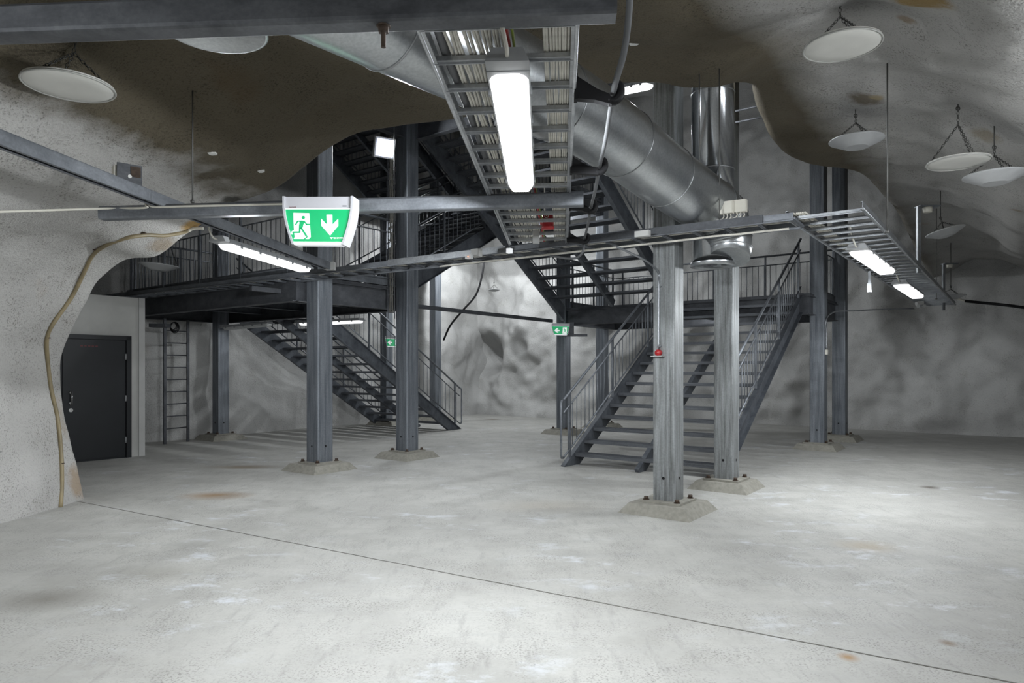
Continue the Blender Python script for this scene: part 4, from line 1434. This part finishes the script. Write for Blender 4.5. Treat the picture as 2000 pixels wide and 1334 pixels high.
# ladder on the left shaft wall
def ladder():
    a, b = at(322, 867, 13.55), at(367, 861, 14.05)
    a.z = b.z = 0
    root = thing('wall_ladder', (a + b) / 2, 'grey steel wall ladder right of the black door', 'ladder')
    for p, zt in ((a, 2.5), (b, 2.5)):
        mb = MB(); mb.bar(p, p + UP * zt, .035, .05, E2); mb.build('side_rail', 'beam_dark', root)
    for k in range(9):
        z = .3 + .245 * k
        mb = MB(); mb.tube([a + UP * z, b + UP * z], .012, 8); mb.build('rung', 'beam_dark', root)
    # coil of cable at its head
    c = at(340, 637, 13.6)
    mb = MB()
    for k in range(4):
        mb.ring(c + V((k * .01, -.03, -.01 * k)), V((.3, 1, 0)), .07 + .012 * k, .009, 24, 6)
    tag(mb.build('cable_coil', 'black'), 'coil of dark cable at the top of wall ladder', 'cable')
ladder()
mb = MB(); mb.box(at(312, 636, 13.2), (.32, .2, .07)); tag(mb.build('bracket', 'beam_dark'), 'dark bracket between the black door wall and the ladder top', 'bracket')

# vertical cable run and its cables on the column
def vrun():
    D0 = V((-1.773, 11.53, 0))
    p = D0 - E2 * .16 + E1 * .10
    base = at(763, 612, 11.45)
    root = thing('cable_ladder', V((base.x, base.y, 2.2)), 'narrow vertical cable ladder on the left side of the dark column', 'cable tray')
    x0, y0 = at(758, 600, 11.4).xy
    x1 = at(771, 600, 11.4).x
    z0, z1 = EYE + (HZ - 622) / F * 11.4, EYE + (HZ - 225) / F * 11.4
    for x in (x0, x1):
        mb = MB(); mb.bar(V((x, y0, z0)), V((x, y0, z1)), .012, .03, V((0, 1, 0))); mb.build('side_rail', 'beam_dark', root)
    k = z0 + .1
    while k < z1:
        mb = MB(); mb.bar(V((x0, y0, k)), V((x1, y0, k)), .012, .02); mb.build('rung', 'beam_dark', root)
        k += .3
    for j in range(3):
        x = x0 + (x1 - x0) * (.3 + .2 * j)
        mb = MB(); mb.tube([V((x + random.uniform(-.006, .006), y0 - .02, z0 + .1 + q * (z1 - z0 - .1) / 12)) for q in range(13)], .006, 6)
        tag(mb.build('cable', 'tan_cable'), 'pale cable running up the vertical ladder at the dark column', 'cable', 'pale cables on the vertical ladder')
vrun()

# black cables on the back rock
mb = MB(); mb.tube(cr([at(946, 500, 19.2), at(942, 535, 19.2), at(930, 575, 19.2), at(905, 605, 19.2), at(880, 635, 19.3), at(866, 665, 19.4)], 6), .028, 8)
tag(mb.build('cable', 'black'), 'thick black cable sagging before the bulging back rock', 'cable')
mb = MB(); mb.tube(cr([at(1885, 588, 14.6), at(1925, 592, 14.3), at(1965, 596, 13.9), at(2010, 602, 13.5), at(2080, 610, 13.0)], 6), .03, 8)
o = tag(mb.build('cable', 'black'), 'thick black cable sticking out at the right edge', 'cable')
mb = MB(); mb.tube(cr([at(1885, 588, 14.6), at(1872, 584, 14.7), at(1858, 583, 14.8)], 5), .02, 8); mb.build('cable_end', 'cream', o)
# bracket shelf at the far column
mb = MB()
c = at(1125, 655, 15.3)
mb.box(c, (.5, .12, .05)); mb.box(c + V((-.1, 0, .15)), (.1, .1, .28))
tag(mb.build('bracket', 'beam_dark'), 'dark bracket arm right of the small left arrow exit sign', 'bracket')
# pipes bracing the shaft rock
for k, (u0, v0, u1, v1) in enumerate(((1437, 217, 1500, 203), (1437, 239, 1504, 226))):
    mb = MB(); mb.tube([at(u0, v0, 8.4), at(u1, v1, 8.0)], .012, 8)
    tag(mb.build('brace_pipe', 'beam_dark'), ['upper of two thin dark pipes between duct riser and rock edge', 'lower of two thin dark pipes between duct riser and rock edge'][k], 'pipe')
# broken bits and lime patches on the rock
for k, (u, v, w_, lab) in enumerate(((415, 301, .05, 'white lime patch on dark ceiling, the left one near hanger rod'), (507, 336, .045, 'white lime patch on dark ceiling, the right one'), (1237, 86, .045, 'white patch on dark ceiling near the hanging cable'))):
    p = on_cave(u, v, .012)
    mb = MB()
    poly = [p + V((w_ * math.cos(a * .7) * random.uniform(.8, 1.15), w_ * .9 * math.sin(a * .7) * random.uniform(.7, 1.1), 0)) for a in range(9)]
    mb.prism(poly, (0, 0, .03))
    tag(mb.build('lime_patch', 'lime'), lab, 'patch')
